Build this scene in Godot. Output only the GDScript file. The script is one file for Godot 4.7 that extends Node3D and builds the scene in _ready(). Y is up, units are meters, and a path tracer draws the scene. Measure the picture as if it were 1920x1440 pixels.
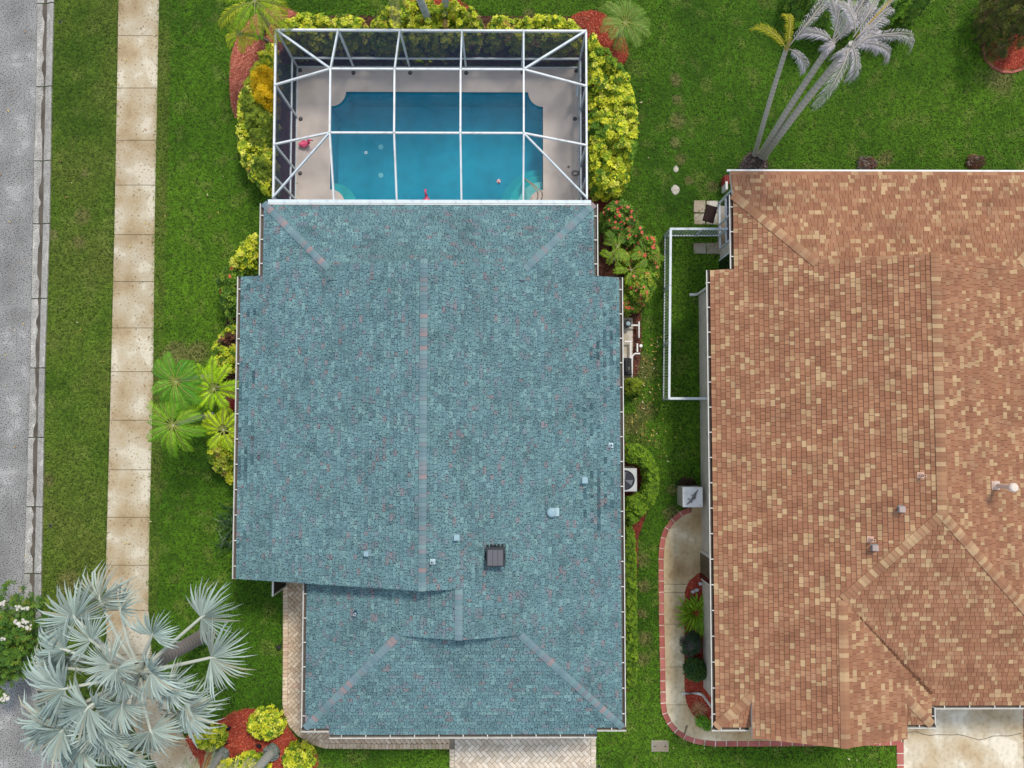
extends Node3D

const FOC := 1550.0      # focal length in photograph pixels
const EYE := 32.0        # camera height over the lawn, metres

var lens := Basis()
var rng := RandomNumberGenerator.new()
var taken := {}
var M := {}
var patch := FastNoiseLite.new()
var lump := FastNoiseLite.new()
var bare := []           # plan polygons where no grass grows
var leafmesh := {}


# ---------------------------------------------------------------- mesh building
class MB:
	var v := PackedVector3Array()
	var n := PackedVector3Array()
	var c := PackedColorArray()

	# corners run counter-clockwise seen from outside
	func tri(a: Vector3, b: Vector3, d: Vector3, k: Color) -> void:
		var q := (b - a).cross(d - a).normalized()
		v.append(a); v.append(d); v.append(b)
		n.append(q); n.append(q); n.append(q)
		c.append(k); c.append(k); c.append(k)

	func tri3(a: Vector3, b: Vector3, d: Vector3, ka: Color, kb: Color, kd: Color) -> void:
		var q := (b - a).cross(d - a).normalized()
		v.append(a); v.append(d); v.append(b)
		n.append(q); n.append(q); n.append(q)
		c.append(ka); c.append(kd); c.append(kb)

	func quad(a: Vector3, b: Vector3, d: Vector3, e: Vector3, k: Color) -> void:
		tri(a, b, d, k)
		tri(a, d, e, k)

	func box(o: Vector3, s: Vector3, k: Color, t := Basis()) -> void:
		var p := []
		for i in 8:
			p.append(o + t * Vector3((0.5 if i & 1 else -0.5) * s.x, (0.5 if i & 2 else -0.5) * s.y, (0.5 if i & 4 else -0.5) * s.z))
		quad(p[2], p[6], p[7], p[3], k)
		quad(p[0], p[1], p[5], p[4], k)
		quad(p[0], p[2], p[3], p[1], k)
		quad(p[4], p[5], p[7], p[6], k)
		quad(p[0], p[4], p[6], p[2], k)
		quad(p[1], p[3], p[7], p[5], k)

	# a box with chamfered upper edges
	func slab(o: Vector3, s: Vector3, b: float, k: Color, t := Basis()) -> void:
		var h := s * 0.5
		var lo := []
		var mid := []
		var top := []
		for q in [[-1, -1], [1, -1], [1, 1], [-1, 1]]:
			lo.append(o + t * Vector3(q[0] * h.x, -h.y, q[1] * h.z))
			mid.append(o + t * Vector3(q[0] * h.x, h.y - b, q[1] * h.z))
			top.append(o + t * Vector3(q[0] * (h.x - b), h.y, q[1] * (h.z - b)))
		quad(top[3], top[2], top[1], top[0], k)
		quad(lo[0], lo[1], lo[2], lo[3], k)
		for i in 4:
			var j := (i + 1) % 4
			quad(mid[j], mid[i], top[i], top[j], k)
			quad(lo[j], lo[i], mid[i], mid[j], k)

	# a flat polygon in plan (x, z) drawn up from y0 to y1
	func prism(p: PackedVector2Array, y0: float, y1: float, k: Color, chamfer := 0.0) -> void:
		var q := p
		if not Geometry2D.is_polygon_clockwise(q):
			q = q.duplicate()
			q.reverse()
		var upper := q
		if chamfer > 0.0:
			var inner := Geometry2D.offset_polygon(q, -chamfer, Geometry2D.JOIN_MITER)
			if inner.size() == 1 and inner[0].size() == q.size():
				upper = inner[0]
				# line both rings up
				var best := 0
				for i in upper.size():
					if upper[i].distance_squared_to(q[0]) < upper[best].distance_squared_to(q[0]):
						best = i
				var turned := PackedVector2Array()
				for i in upper.size():
					turned.append(upper[(best + i) % upper.size()])
				upper = turned
				if Geometry2D.is_polygon_clockwise(upper) != Geometry2D.is_polygon_clockwise(q):
					upper = q
			else:
				upper = q
		var ym := y1 - (chamfer if upper != q else 0.0)
		var ids := Geometry2D.triangulate_polygon(upper)
		for i in range(0, ids.size(), 3):
			var a := upper[ids[i]]
			var b := upper[ids[i + 1]]
			var d := upper[ids[i + 2]]
			var up := (b - a).cross(d - a) < 0.0
			if up:
				tri(Vector3(a.x, y1, a.y), Vector3(b.x, y1, b.y), Vector3(d.x, y1, d.y), k)
			else:
				tri(Vector3(a.x, y1, a.y), Vector3(d.x, y1, d.y), Vector3(b.x, y1, b.y), k)
		for i in q.size():
			var j := (i + 1) % q.size()
			var a := q[i]
			var b := q[j]
			# q runs clockwise in (x, z): outside lies to one side, either winding shades alike
			if y0 < ym:
				quad(Vector3(b.x, y0, b.y), Vector3(a.x, y0, a.y), Vector3(a.x, ym, a.y), Vector3(b.x, ym, b.y), k)
			if upper != q:
				quad(Vector3(b.x, ym, b.y), Vector3(a.x, ym, a.y), Vector3(upper[i].x, y1, upper[i].y), Vector3(upper[j].x, y1, upper[j].y), k)

	func tube(p: Array, r: Array, sides: int, k: Color, k2 = null, caps := true) -> void:
		var rings := []
		var last := Vector3.UP
		for i in p.size():
			var t: Vector3
			if i == 0:
				t = p[1] - p[0]
			elif i == p.size() - 1:
				t = p[i] - p[i - 1]
			else:
				t = p[i + 1] - p[i - 1]
			t = t.normalized()
			var a := last.cross(t)
			if a.length() < 0.05:
				a = (Vector3.RIGHT if absf(t.x) < 0.9 else Vector3.FORWARD).cross(t)
			a = a.normalized()
			var b := t.cross(a).normalized()
			last = b if i == 0 else last
			var ring := []
			for s in sides:
				var w := TAU * s / sides
				ring.append([p[i] + (a * cos(w) + b * sin(w)) * r[i], a * cos(w) + b * sin(w)])
			rings.append(ring)
		for i in p.size() - 1:
			var kk: Color = k
			if k2 != null and i % 2 == 1:
				kk = k2
			for s in sides:
				var e := (s + 1) % sides
				var A = rings[i][s]; var B = rings[i][e]; var C = rings[i + 1][e]; var D = rings[i + 1][s]
				for q in [A, C, B, A, D, C]:
					v.append(q[0]); n.append(q[1]); c.append(kk)
		if caps:
			for e in [0, p.size() - 1]:
				var ring: Array = rings[e]
				for s in range(1, sides - 1):
					if e == 0:
						tri(ring[0][0], ring[s + 1][0], ring[s][0], k)
					else:
						tri(ring[0][0], ring[s][0], ring[s + 1][0], k)

	# profile: [radius, height] pairs from the bottom up, about the y axis through o
	func lathe(profile: Array, o: Vector3, sides: int, k: Color, t := Basis()) -> void:
		for i in profile.size() - 1:
			for s in sides:
				var a := TAU * s / sides
				var b := TAU * (s + 1) / sides
				var p0 = profile[i]; var p1 = profile[i + 1]
				var A := o + t * Vector3(cos(a) * p0[0], p0[1], sin(a) * p0[0])
				var B := o + t * Vector3(cos(b) * p0[0], p0[1], sin(b) * p0[0])
				var C := o + t * Vector3(cos(b) * p1[0], p1[1], sin(b) * p1[0])
				var D := o + t * Vector3(cos(a) * p1[0], p1[1], sin(a) * p1[0])
				if p1[0] > 0.0001:
					tri(A, D, C, k)
				if p0[0] > 0.0001:
					tri(A, C, B, k)

	func bar(a: Vector3, b: Vector3, w: float, h: float, k: Color) -> void:
		var d := b - a
		var z := d.normalized()
		var x := Vector3.UP.cross(z)
		x = Vector3.RIGHT if x.length() < 0.02 else x.normalized()
		box((a + b) * 0.5, Vector3(w, h, d.length()), k, Basis(x, z.cross(x), z))

	func mesh(m: Material) -> ArrayMesh:
		var a := []
		a.resize(Mesh.ARRAY_MAX)
		a[Mesh.ARRAY_VERTEX] = v
		a[Mesh.ARRAY_NORMAL] = n
		a[Mesh.ARRAY_COLOR] = c
		var r := ArrayMesh.new()
		r.add_surface_from_arrays(Mesh.PRIMITIVE_TRIANGLES, a)
		r.surface_set_material(0, m)
		return r


# ---------------------------------------------------------------- naming
func numbered(called: String) -> String:
	var k: int = taken.get(called, 0)
	taken[called] = k + 1
	return called if k == 0 else "%s_%03d" % [called, k]

func tag(o: Node, label: String, category: String, group := "", kind := "") -> Node:
	if label: o.set_meta("label", label)
	if category: o.set_meta("category", category)
	if group: o.set_meta("group", group)
	if kind: o.set_meta("kind", kind)
	return o

func thing(called: String, label: String, category: String, at := Vector3.ZERO, group := "") -> Node3D:
	var o := Node3D.new()
	o.name = numbered(called)
	add_child(o)
	o.position = at
	tag(o, label, category, group)
	return o

func part(called: String, b: MB, m: Material, parent: Node) -> MeshInstance3D:
	var o := MeshInstance3D.new()
	o.name = called
	o.mesh = b.mesh(m)
	parent.add_child(o, true)
	return o

func shared(called: String, me: Mesh, t: Transform3D, parent: Node) -> MeshInstance3D:
	var o := MeshInstance3D.new()
	o.name = called
	o.mesh = me
	o.transform = t
	parent.add_child(o, true)
	return o

func ground(called: String, b: MB, m: Material, label := "") -> MeshInstance3D:
	var o := MeshInstance3D.new()
	o.name = numbered(called)
	o.mesh = b.mesh(m)
	add_child(o)
	o.set_meta("kind", "structure")
	if label: o.set_meta("label", label)
	return o

func copies(called: String, me: Mesh, places: Array, tints: Array, parent: Node) -> MultiMeshInstance3D:
	var mm := MultiMesh.new()
	mm.transform_format = MultiMesh.TRANSFORM_3D
	mm.use_colors = true
	mm.mesh = me
	mm.instance_count = places.size()
	for i in places.size():
		mm.set_instance_transform(i, places[i])
		mm.set_instance_color(i, tints[i])
	var o := MultiMeshInstance3D.new()
	o.name = called
	o.multimesh = mm
	parent.add_child(o, true)
	return o


# ---------------------------------------------------------------- photograph pixel + height -> place
func P(px: float, py: float, h := 0.0) -> Vector3:
	var d := lens * Vector3((px - 960.0) / FOC, -(py - 720.0) / FOC, -1.0)
	return Vector3(0, EYE, 0) + d * ((h - EYE) / d.y)

func Q(px: float, py: float, h := 0.0) -> Vector2:
	var p := P(px, py, h)
	return Vector2(p.x, p.z)

func plan(list: Array, h := 0.0) -> PackedVector2Array:
	var r := PackedVector2Array()
	for q in list:
		r.append(Q(q[0], q[1], h))
	return r

# a rounded version of a corner list
func rounded(p: PackedVector2Array, steps := 2) -> PackedVector2Array:
	for k in steps:
		var r := PackedVector2Array()
		for i in p.size():
			var a := p[i]
			var b := p[(i + 1) % p.size()]
			r.append(a.lerp(b, 0.25))
			r.append(a.lerp(b, 0.75))
		p = r
	return p

func K(r: float, g: float, b: float) -> Color:   # linear colour
	return Color(r, g, b)

func vary(k: Color, much: float) -> Color:
	var f := 1.0 + rng.randf_range(-much, much)
	return Color(k.r * f, k.g * f, k.b * f)

func pick(palette: Array) -> Color:   # [[colour, weight], ...]
	var total := 0.0
	for q in palette: total += q[1]
	var w := rng.randf() * total
	for q in palette:
		w -= q[1]
		if w <= 0.0: return q[0]
	return palette[0][0]


# ---------------------------------------------------------------- materials
func noise_tex(size: int, freq: float, stops: Array, seed_: int, kind := FastNoiseLite.TYPE_SIMPLEX_SMOOTH, octaves := 4, cell := -1) -> NoiseTexture2D:
	var f := FastNoiseLite.new()
	f.noise_type = kind
	f.frequency = freq
	f.seed = seed_
	f.fractal_octaves = octaves
	if octaves <= 1: f.fractal_type = FastNoiseLite.FRACTAL_NONE
	if cell >= 0: f.cellular_return_type = cell
	var t := NoiseTexture2D.new()
	t.width = size
	t.height = size
	t.seamless = true
	t.noise = f
	var g := Gradient.new()
	g.offsets = PackedFloat32Array(stops.map(func(s): return s[0]))
	g.colors = PackedColorArray(stops.map(func(s): return s[1] if s[1] is Color else Color(s[1], s[1], s[1])))
	t.color_ramp = g
	return t

# surface whose colour is the vertex colour times a world-placed grain (and a second, finer grain)
func surface(called: String, rough: float, coarse: Texture2D = null, coarse_m := 1.0, fine: Texture2D = null, fine_m := 1.0, bump: Texture2D = null, bump_cm := 0.0) -> StandardMaterial3D:
	var m := StandardMaterial3D.new()
	m.resource_name = called
	m.vertex_color_use_as_albedo = true
	m.roughness = rough
	m.metallic_specular = 0.35
	if coarse:
		m.albedo_texture = coarse
		m.uv1_triplanar = true
		m.uv1_world_triplanar = true
		m.uv1_triplanar_sharpness = 8.0
		m.uv1_scale = Vector3.ONE / coarse_m
	if fine:
		m.detail_enabled = true
		m.detail_albedo = fine
		m.detail_blend_mode = BaseMaterial3D.BLEND_MODE_MUL
		m.detail_uv_layer = BaseMaterial3D.DETAIL_UV_2
		m.uv2_triplanar = true
		m.uv2_world_triplanar = true
		m.uv2_triplanar_sharpness = 8.0
		m.uv2_scale = Vector3.ONE / fine_m
	if bump:
		m.heightmap_enabled = true
		m.heightmap_texture = bump
		m.heightmap_scale = bump_cm
	M[called] = m
	return m

func materials() -> void:
	var soft := noise_tex(512, 0.012, [[0.0, 0.72], [0.35, 0.86], [0.65, 0.97], [1.0, 1.0]], 11, FastNoiseLite.TYPE_SIMPLEX_SMOOTH, 5)
	var grain := noise_tex(512, 0.16, [[0.0, 0.62], [0.4, 0.9], [0.6, 1.0], [1.0, 1.0]], 12, FastNoiseLite.TYPE_SIMPLEX_SMOOTH, 3)
	var pits := noise_tex(1024, 0.05, [[0.0, 0.40], [0.29, 0.50], [0.35, 0.94], [0.6, 1.0], [1.0, 1.0]], 13, FastNoiseLite.TYPE_SIMPLEX_SMOOTH, 2)
	var granule := noise_tex(1024, 0.032, [[0.0, 0.50], [0.28, 0.60], [0.35, 0.94], [0.6, 1.0], [1.0, 1.0]], 14, FastNoiseLite.TYPE_SIMPLEX_SMOOTH, 3)
	var stain := noise_tex(1024, 0.006, [[0.0, Color(0.74, 0.67, 0.57)], [0.32, Color(0.86, 0.81, 0.73)], [0.5, Color(0.90, 0.87, 0.82)], [0.66, Color(0.93, 0.92, 0.89)], [0.73, Color(1, 1, 0.99)], [1.0, Color(1, 1, 1)]], 15, FastNoiseLite.TYPE_SIMPLEX_SMOOTH, 6)
	var specks := noise_tex(1024, 0.05, [[0.0, Color(0.5, 0.43, 0.34)], [0.17, Color(0.64, 0.57, 0.48)], [0.23, Color(0.96, 0.95, 0.94)], [0.6, Color.WHITE], [1.0, Color.WHITE]], 20, FastNoiseLite.TYPE_SIMPLEX_SMOOTH, 2)
	var scuff := noise_tex(1024, 0.006, [[0.0, 0.76], [0.35, 0.84], [0.55, 0.88], [0.72, 0.92], [0.78, 1.0], [1.0, 1.0]], 16, FastNoiseLite.TYPE_SIMPLEX_SMOOTH, 6)
	var even := noise_tex(512, 0.01, [[0.0, 0.88], [0.5, 0.96], [1.0, 1.0]], 18, FastNoiseLite.TYPE_SIMPLEX_SMOOTH, 3)
	var faint := noise_tex(512, 0.02, [[0.0, 0.86], [0.4, 0.97], [1.0, 1.0]], 19, FastNoiseLite.TYPE_PERLIN, 4)
	var streak := noise_tex(512, 0.02, [[0.0, 0.6], [0.4, 0.88], [0.6, 1.0], [1.0, 1.0]], 17, FastNoiseLite.TYPE_PERLIN, 4)
	surface("soil", 1.0, soft, 7.0, grain, 0.9)
	surface("road", 0.95, scuff, 11.0, pits, 3.2)
	surface("concrete", 0.9, stain, 11.0, specks, 6.0)
	surface("pavement", 0.9, stain, 11.0, faint, 1.7)
	surface("curb", 0.9, scuff, 4.0, pits, 2.6)
	surface("deck", 0.85, even, 6.0)
	surface("brick", 0.9, even, 2.6, faint, 0.7)
	surface("shingle", 0.95, granule, 2.3, even, 7.5)
	surface("shingle_plain", 0.95, grain, 1.6, even, 7.5)
	surface("stucco", 0.9, even, 3.0, faint, 0.6)
	surface("white_metal", 0.45, faint, 3.0)
	surface("paint", 0.6)
	surface("plastic", 0.4)
	surface("bark", 0.95, faint, 0.5, grain, 0.5)
	surface("wood_chip", 1.0)
	surface("stone", 0.95, soft, 0.7, grain, 0.2)
	surface("plaster", 0.8, even, 3.5)
	var dark := surface("dark_metal", 0.5)
	dark.metallic = 0.2
	for a in [["leaf", 0.55, 0.4], ["palm_leaf", 0.48, 0.35], ["grass_blade", 0.75, 0.3], ["dry_leaf", 0.9, 0.2]]:
		var m := surface(a[0], a[1])
		m.backlight_enabled = true
		m.backlight = Color(a[2], a[2], a[2]).linear_to_srgb()
	var s := StandardMaterial3D.new()
	s.resource_name = "roof_screen"
	s.transparency = BaseMaterial3D.TRANSPARENCY_ALPHA
	s.albedo_color = Color(0.06, 0.07, 0.09, 0.045)
	s.roughness = 0.7
	M.roof_screen = s
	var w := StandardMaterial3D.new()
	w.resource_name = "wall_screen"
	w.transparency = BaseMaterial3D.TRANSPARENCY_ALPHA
	w.albedo_color = Color(0.18, 0.23, 0.35, 0.64)  # same mesh as the roof; oblique density and bluish haze put into this colour
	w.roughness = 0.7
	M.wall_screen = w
	var water := StandardMaterial3D.new()
	water.resource_name = "pool_water"
	water.transparency = BaseMaterial3D.TRANSPARENCY_ALPHA
	water.albedo_color = Color(0.0, 0.55, 0.66, 0.16)
	water.roughness = 0.04
	water.normal_enabled = true
	var rip := noise_tex(512, 0.02, [[0.0, 0.0], [1.0, 1.0]], 21, FastNoiseLite.TYPE_SIMPLEX_SMOOTH, 3)
	rip.as_normal_map = true
	rip.bump_strength = 1.2
	water.normal_texture = rip
	water.uv1_triplanar = true
	water.uv1_world_triplanar = true
	water.uv1_scale = Vector3.ONE / 2.2
	M.water = water
	var spray := StandardMaterial3D.new()
	spray.resource_name = "water_spray"
	spray.transparency = BaseMaterial3D.TRANSPARENCY_ALPHA
	spray.albedo_color = Color(0.75, 0.9, 0.95, 0.16)
	spray.roughness = 0.5
	M.spray = spray
	var glass := StandardMaterial3D.new()
	glass.resource_name = "dark_glass"
	glass.albedo_color = Color(0.08, 0.09, 0.11)
	glass.roughness = 0.08
	M.glass = glass


# ---------------------------------------------------------------- ground, road, paths
func strip_between(rows: Array, h: float) -> Array:
	# rows: [y, left x, right x] in pixels -> [[left, right], ...] in plan
	var r := []
	for q in rows:
		r.append([Q(q[1], q[0], h), Q(q[2], q[0], h)])
	return r

func at_row(rows: Array, y: float) -> Array:
	for i in rows.size() - 1:
		if y <= rows[i + 1][0] or i == rows.size() - 2:
			var t: float = (y - rows[i][0]) / (rows[i + 1][0] - rows[i][0])
			return [y, lerpf(rows[i][1], rows[i + 1][1], t), lerpf(rows[i][2], rows[i + 1][2], t)]
	return rows[0]

const CURB := [[-160, 73, 107], [0, 70, 103], [163, 68, 99], [302, 64, 97], [420, 62, 95], [690, 57, 86], [900, 51, 83], [1050, 46, 80], [1150, 45, 79], [1240, 50, 82], [1325, 64, 97], [1400, 86, 120], [1470, 116, 152], [1600, 200, 240]]
const WALK := [[-160, 224, 300], [0, 222, 298], [400, 215, 290], [700, 208, 287], [1040, 199, 279], [1150, 197, 278], [1220, 202, 283], [1290, 218, 301], [1360, 247, 334], [1440, 293, 376], [1560, 390, 460]]

func build_ground() -> void:
	var b := MB.new()
	var g := K(0.045, 0.085, 0.014)
	# one sheet to the horizon, open where the pool is sunk
	var a := Q(621, 172, 0.05)
	var e := Q(1018, 383, 0.05)
	for q in [[-300.0, -300.0, 300.0, a.y], [-300.0, e.y, 300.0, 300.0], [-300.0, a.y, a.x, e.y], [e.x, a.y, 300.0, e.y]]:
		b.quad(Vector3(q[0], 0, q[3]), Vector3(q[2], 0, q[3]), Vector3(q[2], 0, q[1]), Vector3(q[0], 0, q[1]), g)
	ground("lawn", b, M.soil)
	# road
	b = MB.new()
	var p := PackedVector2Array()
	p.append(Vector2(-40, -24)); 
	for r in CURB:
		p.append(Q(r[1] - 0.5, r[0]))
	p.append(Vector2(-14, 40)); p.append(Vector2(-40, 40))
	b.prism(p, 0.004, 0.008, K(0.345, 0.342, 0.345))
	ground("road", b, M.road)
	var all := p.duplicate()
	# curb: mountable gutter sections with a valley, each a piece of its own
	var curb := Node3D.new()
	curb.name = "kerb"
	add_child(curb)
	curb.set_meta("kind", "structure")
	var cuts := [-160, -90, 7, 163, 302, 420, 560, 690, 820, 950, 1075, 1190, 1262, 1325, 1390, 1470, 1590]
	for i in cuts.size() - 1:
		var y0: float = cuts[i] + 0.9
		var y1: float = cuts[i + 1] - 0.9
		b = MB.new()
		var k := vary(K(0.50, 0.49, 0.465), 0.08)
		var steps := 9
		var wide := []
		var dirt := MB.new()
		for s in steps: wide.append(clampf(0.075 + patch.get_noise_2d(i * 31.0, s * 7.0) * 0.40, 0.0, 0.18))
		for s in steps:
			var ra = at_row(CURB, lerpf(y0, y1, s / float(steps)))
			var rb = at_row(CURB, lerpf(y0, y1, (s + 1) / float(steps)))
			# profile across: fraction, height, tint (dirt settles in the valley)
			var prof := [[0.0, 0.012], [0.03, 0.035], [0.30, 0.022], [0.46, 0.010], [0.56, 0.012], [0.66, 0.045], [0.88, 0.10], [0.97, 0.105], [1.0, 0.09], [1.0, 0.0]]
			for j in prof.size() - 1:
				var a0 := Q(lerpf(ra[1], ra[2], prof[j][0]), ra[0])
				var a1 := Q(lerpf(ra[1], ra[2], prof[j + 1][0]), ra[0])
				var b0 := Q(lerpf(rb[1], rb[2], prof[j][0]), rb[0])
				var b1 := Q(lerpf(rb[1], rb[2], prof[j + 1][0]), rb[0])
				b.quad(Vector3(a0.x, prof[j][1], a0.y), Vector3(b0.x, prof[j][1], b0.y), Vector3(b1.x, prof[j + 1][1], b1.y), Vector3(a1.x, prof[j + 1][1], a1.y), k)
			# wet dirt lying in the valley, with a ragged outline
			for dz in [[0.50 - 0.035 - wide[s], 0.50, 0.017, 0.014], [0.50, 0.55 + wide[s] * 0.7, 0.014, 0.0165]]:
				var e1 = wide[mini(s + 1, steps - 1)] - wide[s]
				var c0 := Q(lerpf(ra[1], ra[2], dz[0]), ra[0])
				var c1 := Q(lerpf(ra[1], ra[2], dz[1]), ra[0])
				var d0 := Q(lerpf(rb[1], rb[2], dz[0] - (e1 if dz[0] < 0.5 else 0.0)), rb[0])
				var d1 := Q(lerpf(rb[1], rb[2], dz[1] + (e1 * 0.7 if dz[1] > 0.5 else 0.0)), rb[0])
				dirt.quad(Vector3(c0.x, dz[2] + 0.004, c0.y), Vector3(d0.x, dz[2] + 0.004, d0.y), Vector3(d1.x, dz[3] + 0.004, d1.y), Vector3(c1.x, dz[3] + 0.004, c1.y), K(0.135, 0.115, 0.095))
		part("kerb_section", b, M.curb, curb)
		part("dirt_streak", dirt, M.soil, curb)
	var edge := PackedVector2Array([Vector2(-40, -24)])
	for r in CURB:
		edge.append(Q(r[2] - 2, r[0]))
	edge.append(Vector2(-14, 40)); edge.append(Vector2(-40, 40))
	bare.append(edge)
	# sidewalk slabs
	var walk := Node3D.new()
	walk.name = "sidewalk"
	add_child(walk)
	walk.set_meta("kind", "structure")
	var joints := [-120, -25, 67, 165, 263, 347, 440, 528, 615, 697, 788, 881, 970, 1060, 1145, 1228, 1310, 1395, 1480, 1560]
	for i in joints.size() - 1:
		var q := PackedVector2Array()
		var n := 3
		for s in n + 1:
			var r = at_row(WALK, lerpf(joints[i] + 0.4, joints[i + 1] - 0.4, s / float(n)))
			q.append(Q(r[1], r[0], 0.04))
		for s in n + 1:
			var r = at_row(WALK, lerpf(joints[i + 1] - 0.4, joints[i] + 0.4, s / float(n)))
			q.append(Q(r[2], r[0], 0.04))
		b = MB.new()
		var k := vary(K(0.535, 0.485, 0.395), 0.05)
		if joints[i] > 600: k = Color(k.r * 1.07, k.g * 1.08, k.b * 1.09)
		b.prism(q, 0.0, 0.04, k, 0.006)
		part("slab", b, M.concrete, walk)
	var wp := PackedVector2Array()
	for r in WALK: wp.append(Q(r[1] + 1, r[0]))
	for i in WALK.size(): wp.append(Q(WALK[-1 - i][2] - 1, WALK[-1 - i][0]))
	bare.append(wp)


func mulch(called: String, label: String, poly: PackedVector2Array, tones: Array, per_m := 330.0, lift := 0.02) -> void:
	var b := MB.new()
	b.prism(poly, 0.0, lift, tones[0][0])
	var o := ground(called, b, M.soil, label)
	bare.append(poly)
	var lo := poly[0]
	var hi := poly[0]
	for q in poly:
		lo = lo.min(q); hi = hi.max(q)
	var c := MB.new()
	c.box(Vector3.ZERO, Vector3(0.06, 0.012, 0.018), Color.WHITE)
	var at := []
	var tint := []
	var count := int((hi.x - lo.x) * (hi.y - lo.y) * per_m * 2.0)
	for i in count:
		var q := Vector2(rng.randf_range(lo.x, hi.x), rng.randf_range(lo.y, hi.y))
		if not Geometry2D.is_point_in_polygon(q, poly): continue
		var t := Basis.from_euler(Vector3(rng.randf_range(-0.5, 0.5), rng.randf() * TAU, rng.randf_range(-0.5, 0.5))).scaled(Vector3.ONE * rng.randf_range(0.5, 1.5))
		at.append(Transform3D(t, Vector3(q.x, lift + rng.randf_range(0.0, 0.025), q.y)))
		tint.append(vary(pick(tones), 0.22))
	copies("wood_chips", c.mesh(M.wood_chip), at, tint, o).set_meta("kind", "stuff")

# bricks in a herringbone at 45 degrees, cut to a polygon; the nearest 300 single, the rest joined
func herringbone(parent: Node, poly: PackedVector2Array, w: float, top: float, tones: Array, most: int, seen_from_y: float, ang := PI / 4.0) -> void:
	var lo := Vector2(1e9, 1e9)
	var hi := Vector2(-1e9, -1e9)
	for q in poly:
		var r := q.rotated(-ang)
		lo = lo.min(r); hi = hi.max(r)
	var gap := 0.006
	var pieces := []
	var span := int(maxf(hi.x - lo.x, hi.y - lo.y) / w) + 8
	var o := (lo + hi) * 0.5
	for i in range(-span, span):
		for j in range(-span, span):
			var base := Vector2(i + 2 * j, -i + 2 * j) * w + o
			if base.x < lo.x - 4 * w or base.x > hi.x + 4 * w or base.y < lo.y - 4 * w or base.y > hi.y + 4 * w: continue
			for r in [Rect2(base, Vector2(2 * w, w)), Rect2(base + Vector2(2 * w, 0), Vector2(w, 2 * w))]:
				var q := PackedVector2Array()
				for e in [Vector2(gap, gap), Vector2(r.size.x - gap, gap), r.size - Vector2(gap, gap), Vector2(gap, r.size.y - gap)]:
					q.append((r.position + e).rotated(ang))
				var cut := Geometry2D.intersect_polygons(q, poly)
				if cut.size() != 1: continue
				if absf(area(cut[0])) < 0.1 * w * w: continue
				pieces.append(cut[0])
	lay_bricks(parent, pieces, top, tones, most)

func area(p: PackedVector2Array) -> float:
	var s := 0.0
	for i in p.size():
		s += p[i].cross(p[(i + 1) % p.size()])
	return absf(s) * 0.5

func lay_bricks(parent: Node, pieces: Array, top: float, tones: Array, most: int) -> void:
	var rest := MB.new()
	for i in pieces.size():
		var one := MB.new()
		var k := vary(pick(tones), 0.08)
		var h := top + rng.randf_range(-0.003, 0.003)
		if i < most:
			one.prism(pieces[i], top - 0.04, h, k, 0.005)
			part("brick", one, M.brick, parent)
		else:
			rest.prism(pieces[i], top - 0.04, h, k, 0.005)
	if rest.v.size():
		part("brick_field", rest, M.brick, parent).set_meta("kind", "stuff")

func bed_of(called: String, poly: PackedVector2Array, top: float, k: Color, m: Material) -> MeshInstance3D:
	var b := MB.new()
	b.prism(poly, 0.0, top, k)
	bare.append(poly)
	return ground(called, b, m)

# blocks set end to end along a line: pts in plan, w wide to the side given by the sign
func edging(parent: Node, pts: PackedVector2Array, w: float, each: float, top: float, tones: Array, called := "block", gap := 0.004) -> void:
	var mortar := MB.new()
	var along := [0.0]
	for i in pts.size() - 1:
		along.append(along[-1] + pts[i].distance_to(pts[i + 1]))
	var total: float = along[-1]
	var n := int(round(total / each))
	var sample := func(d: float) -> Array:
		for i in pts.size() - 1:
			if d <= along[i + 1] or i == pts.size() - 2:
				var t: float = (d - along[i]) / maxf(along[i + 1] - along[i], 1e-6)
				var dir := (pts[i + 1] - pts[i]).normalized()
				# blend direction towards the neighbours
				if t > 0.5 and i < pts.size() - 2: dir = dir.lerp((pts[i + 2] - pts[i + 1]).normalized(), t - 0.5).normalized()
				if t < 0.5 and i > 0: dir = dir.lerp((pts[i] - pts[i - 1]).normalized(), 0.5 - t).normalized()
				return [pts[i].lerp(pts[i + 1], t), Vector2(-dir.y, dir.x)]
		return []
	for i in n:
		var a = sample.call(total * i / n + gap)
		var c = sample.call(total * (i + 1) / n - gap)
		var b := MB.new()
		if gap > 0.01:
			var e = sample.call(total * (i + 1) / n + gap)
			mortar.prism(PackedVector2Array([c[0], e[0], e[0] + e[1] * w, c[0] + c[1] * w]), 0.0, top - 0.006, K(0.72, 0.66, 0.60))
		b.prism(PackedVector2Array([a[0], c[0], c[0] + c[1] * w, a[0] + a[1] * w]), 0.0, top + rng.randf_range(-0.003, 0.003), vary(pick(tones), 0.06), 0.006)
		part(called, b, M.brick, parent)
	if mortar.v.size(): part("mortar", mortar, M.concrete, parent)

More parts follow.
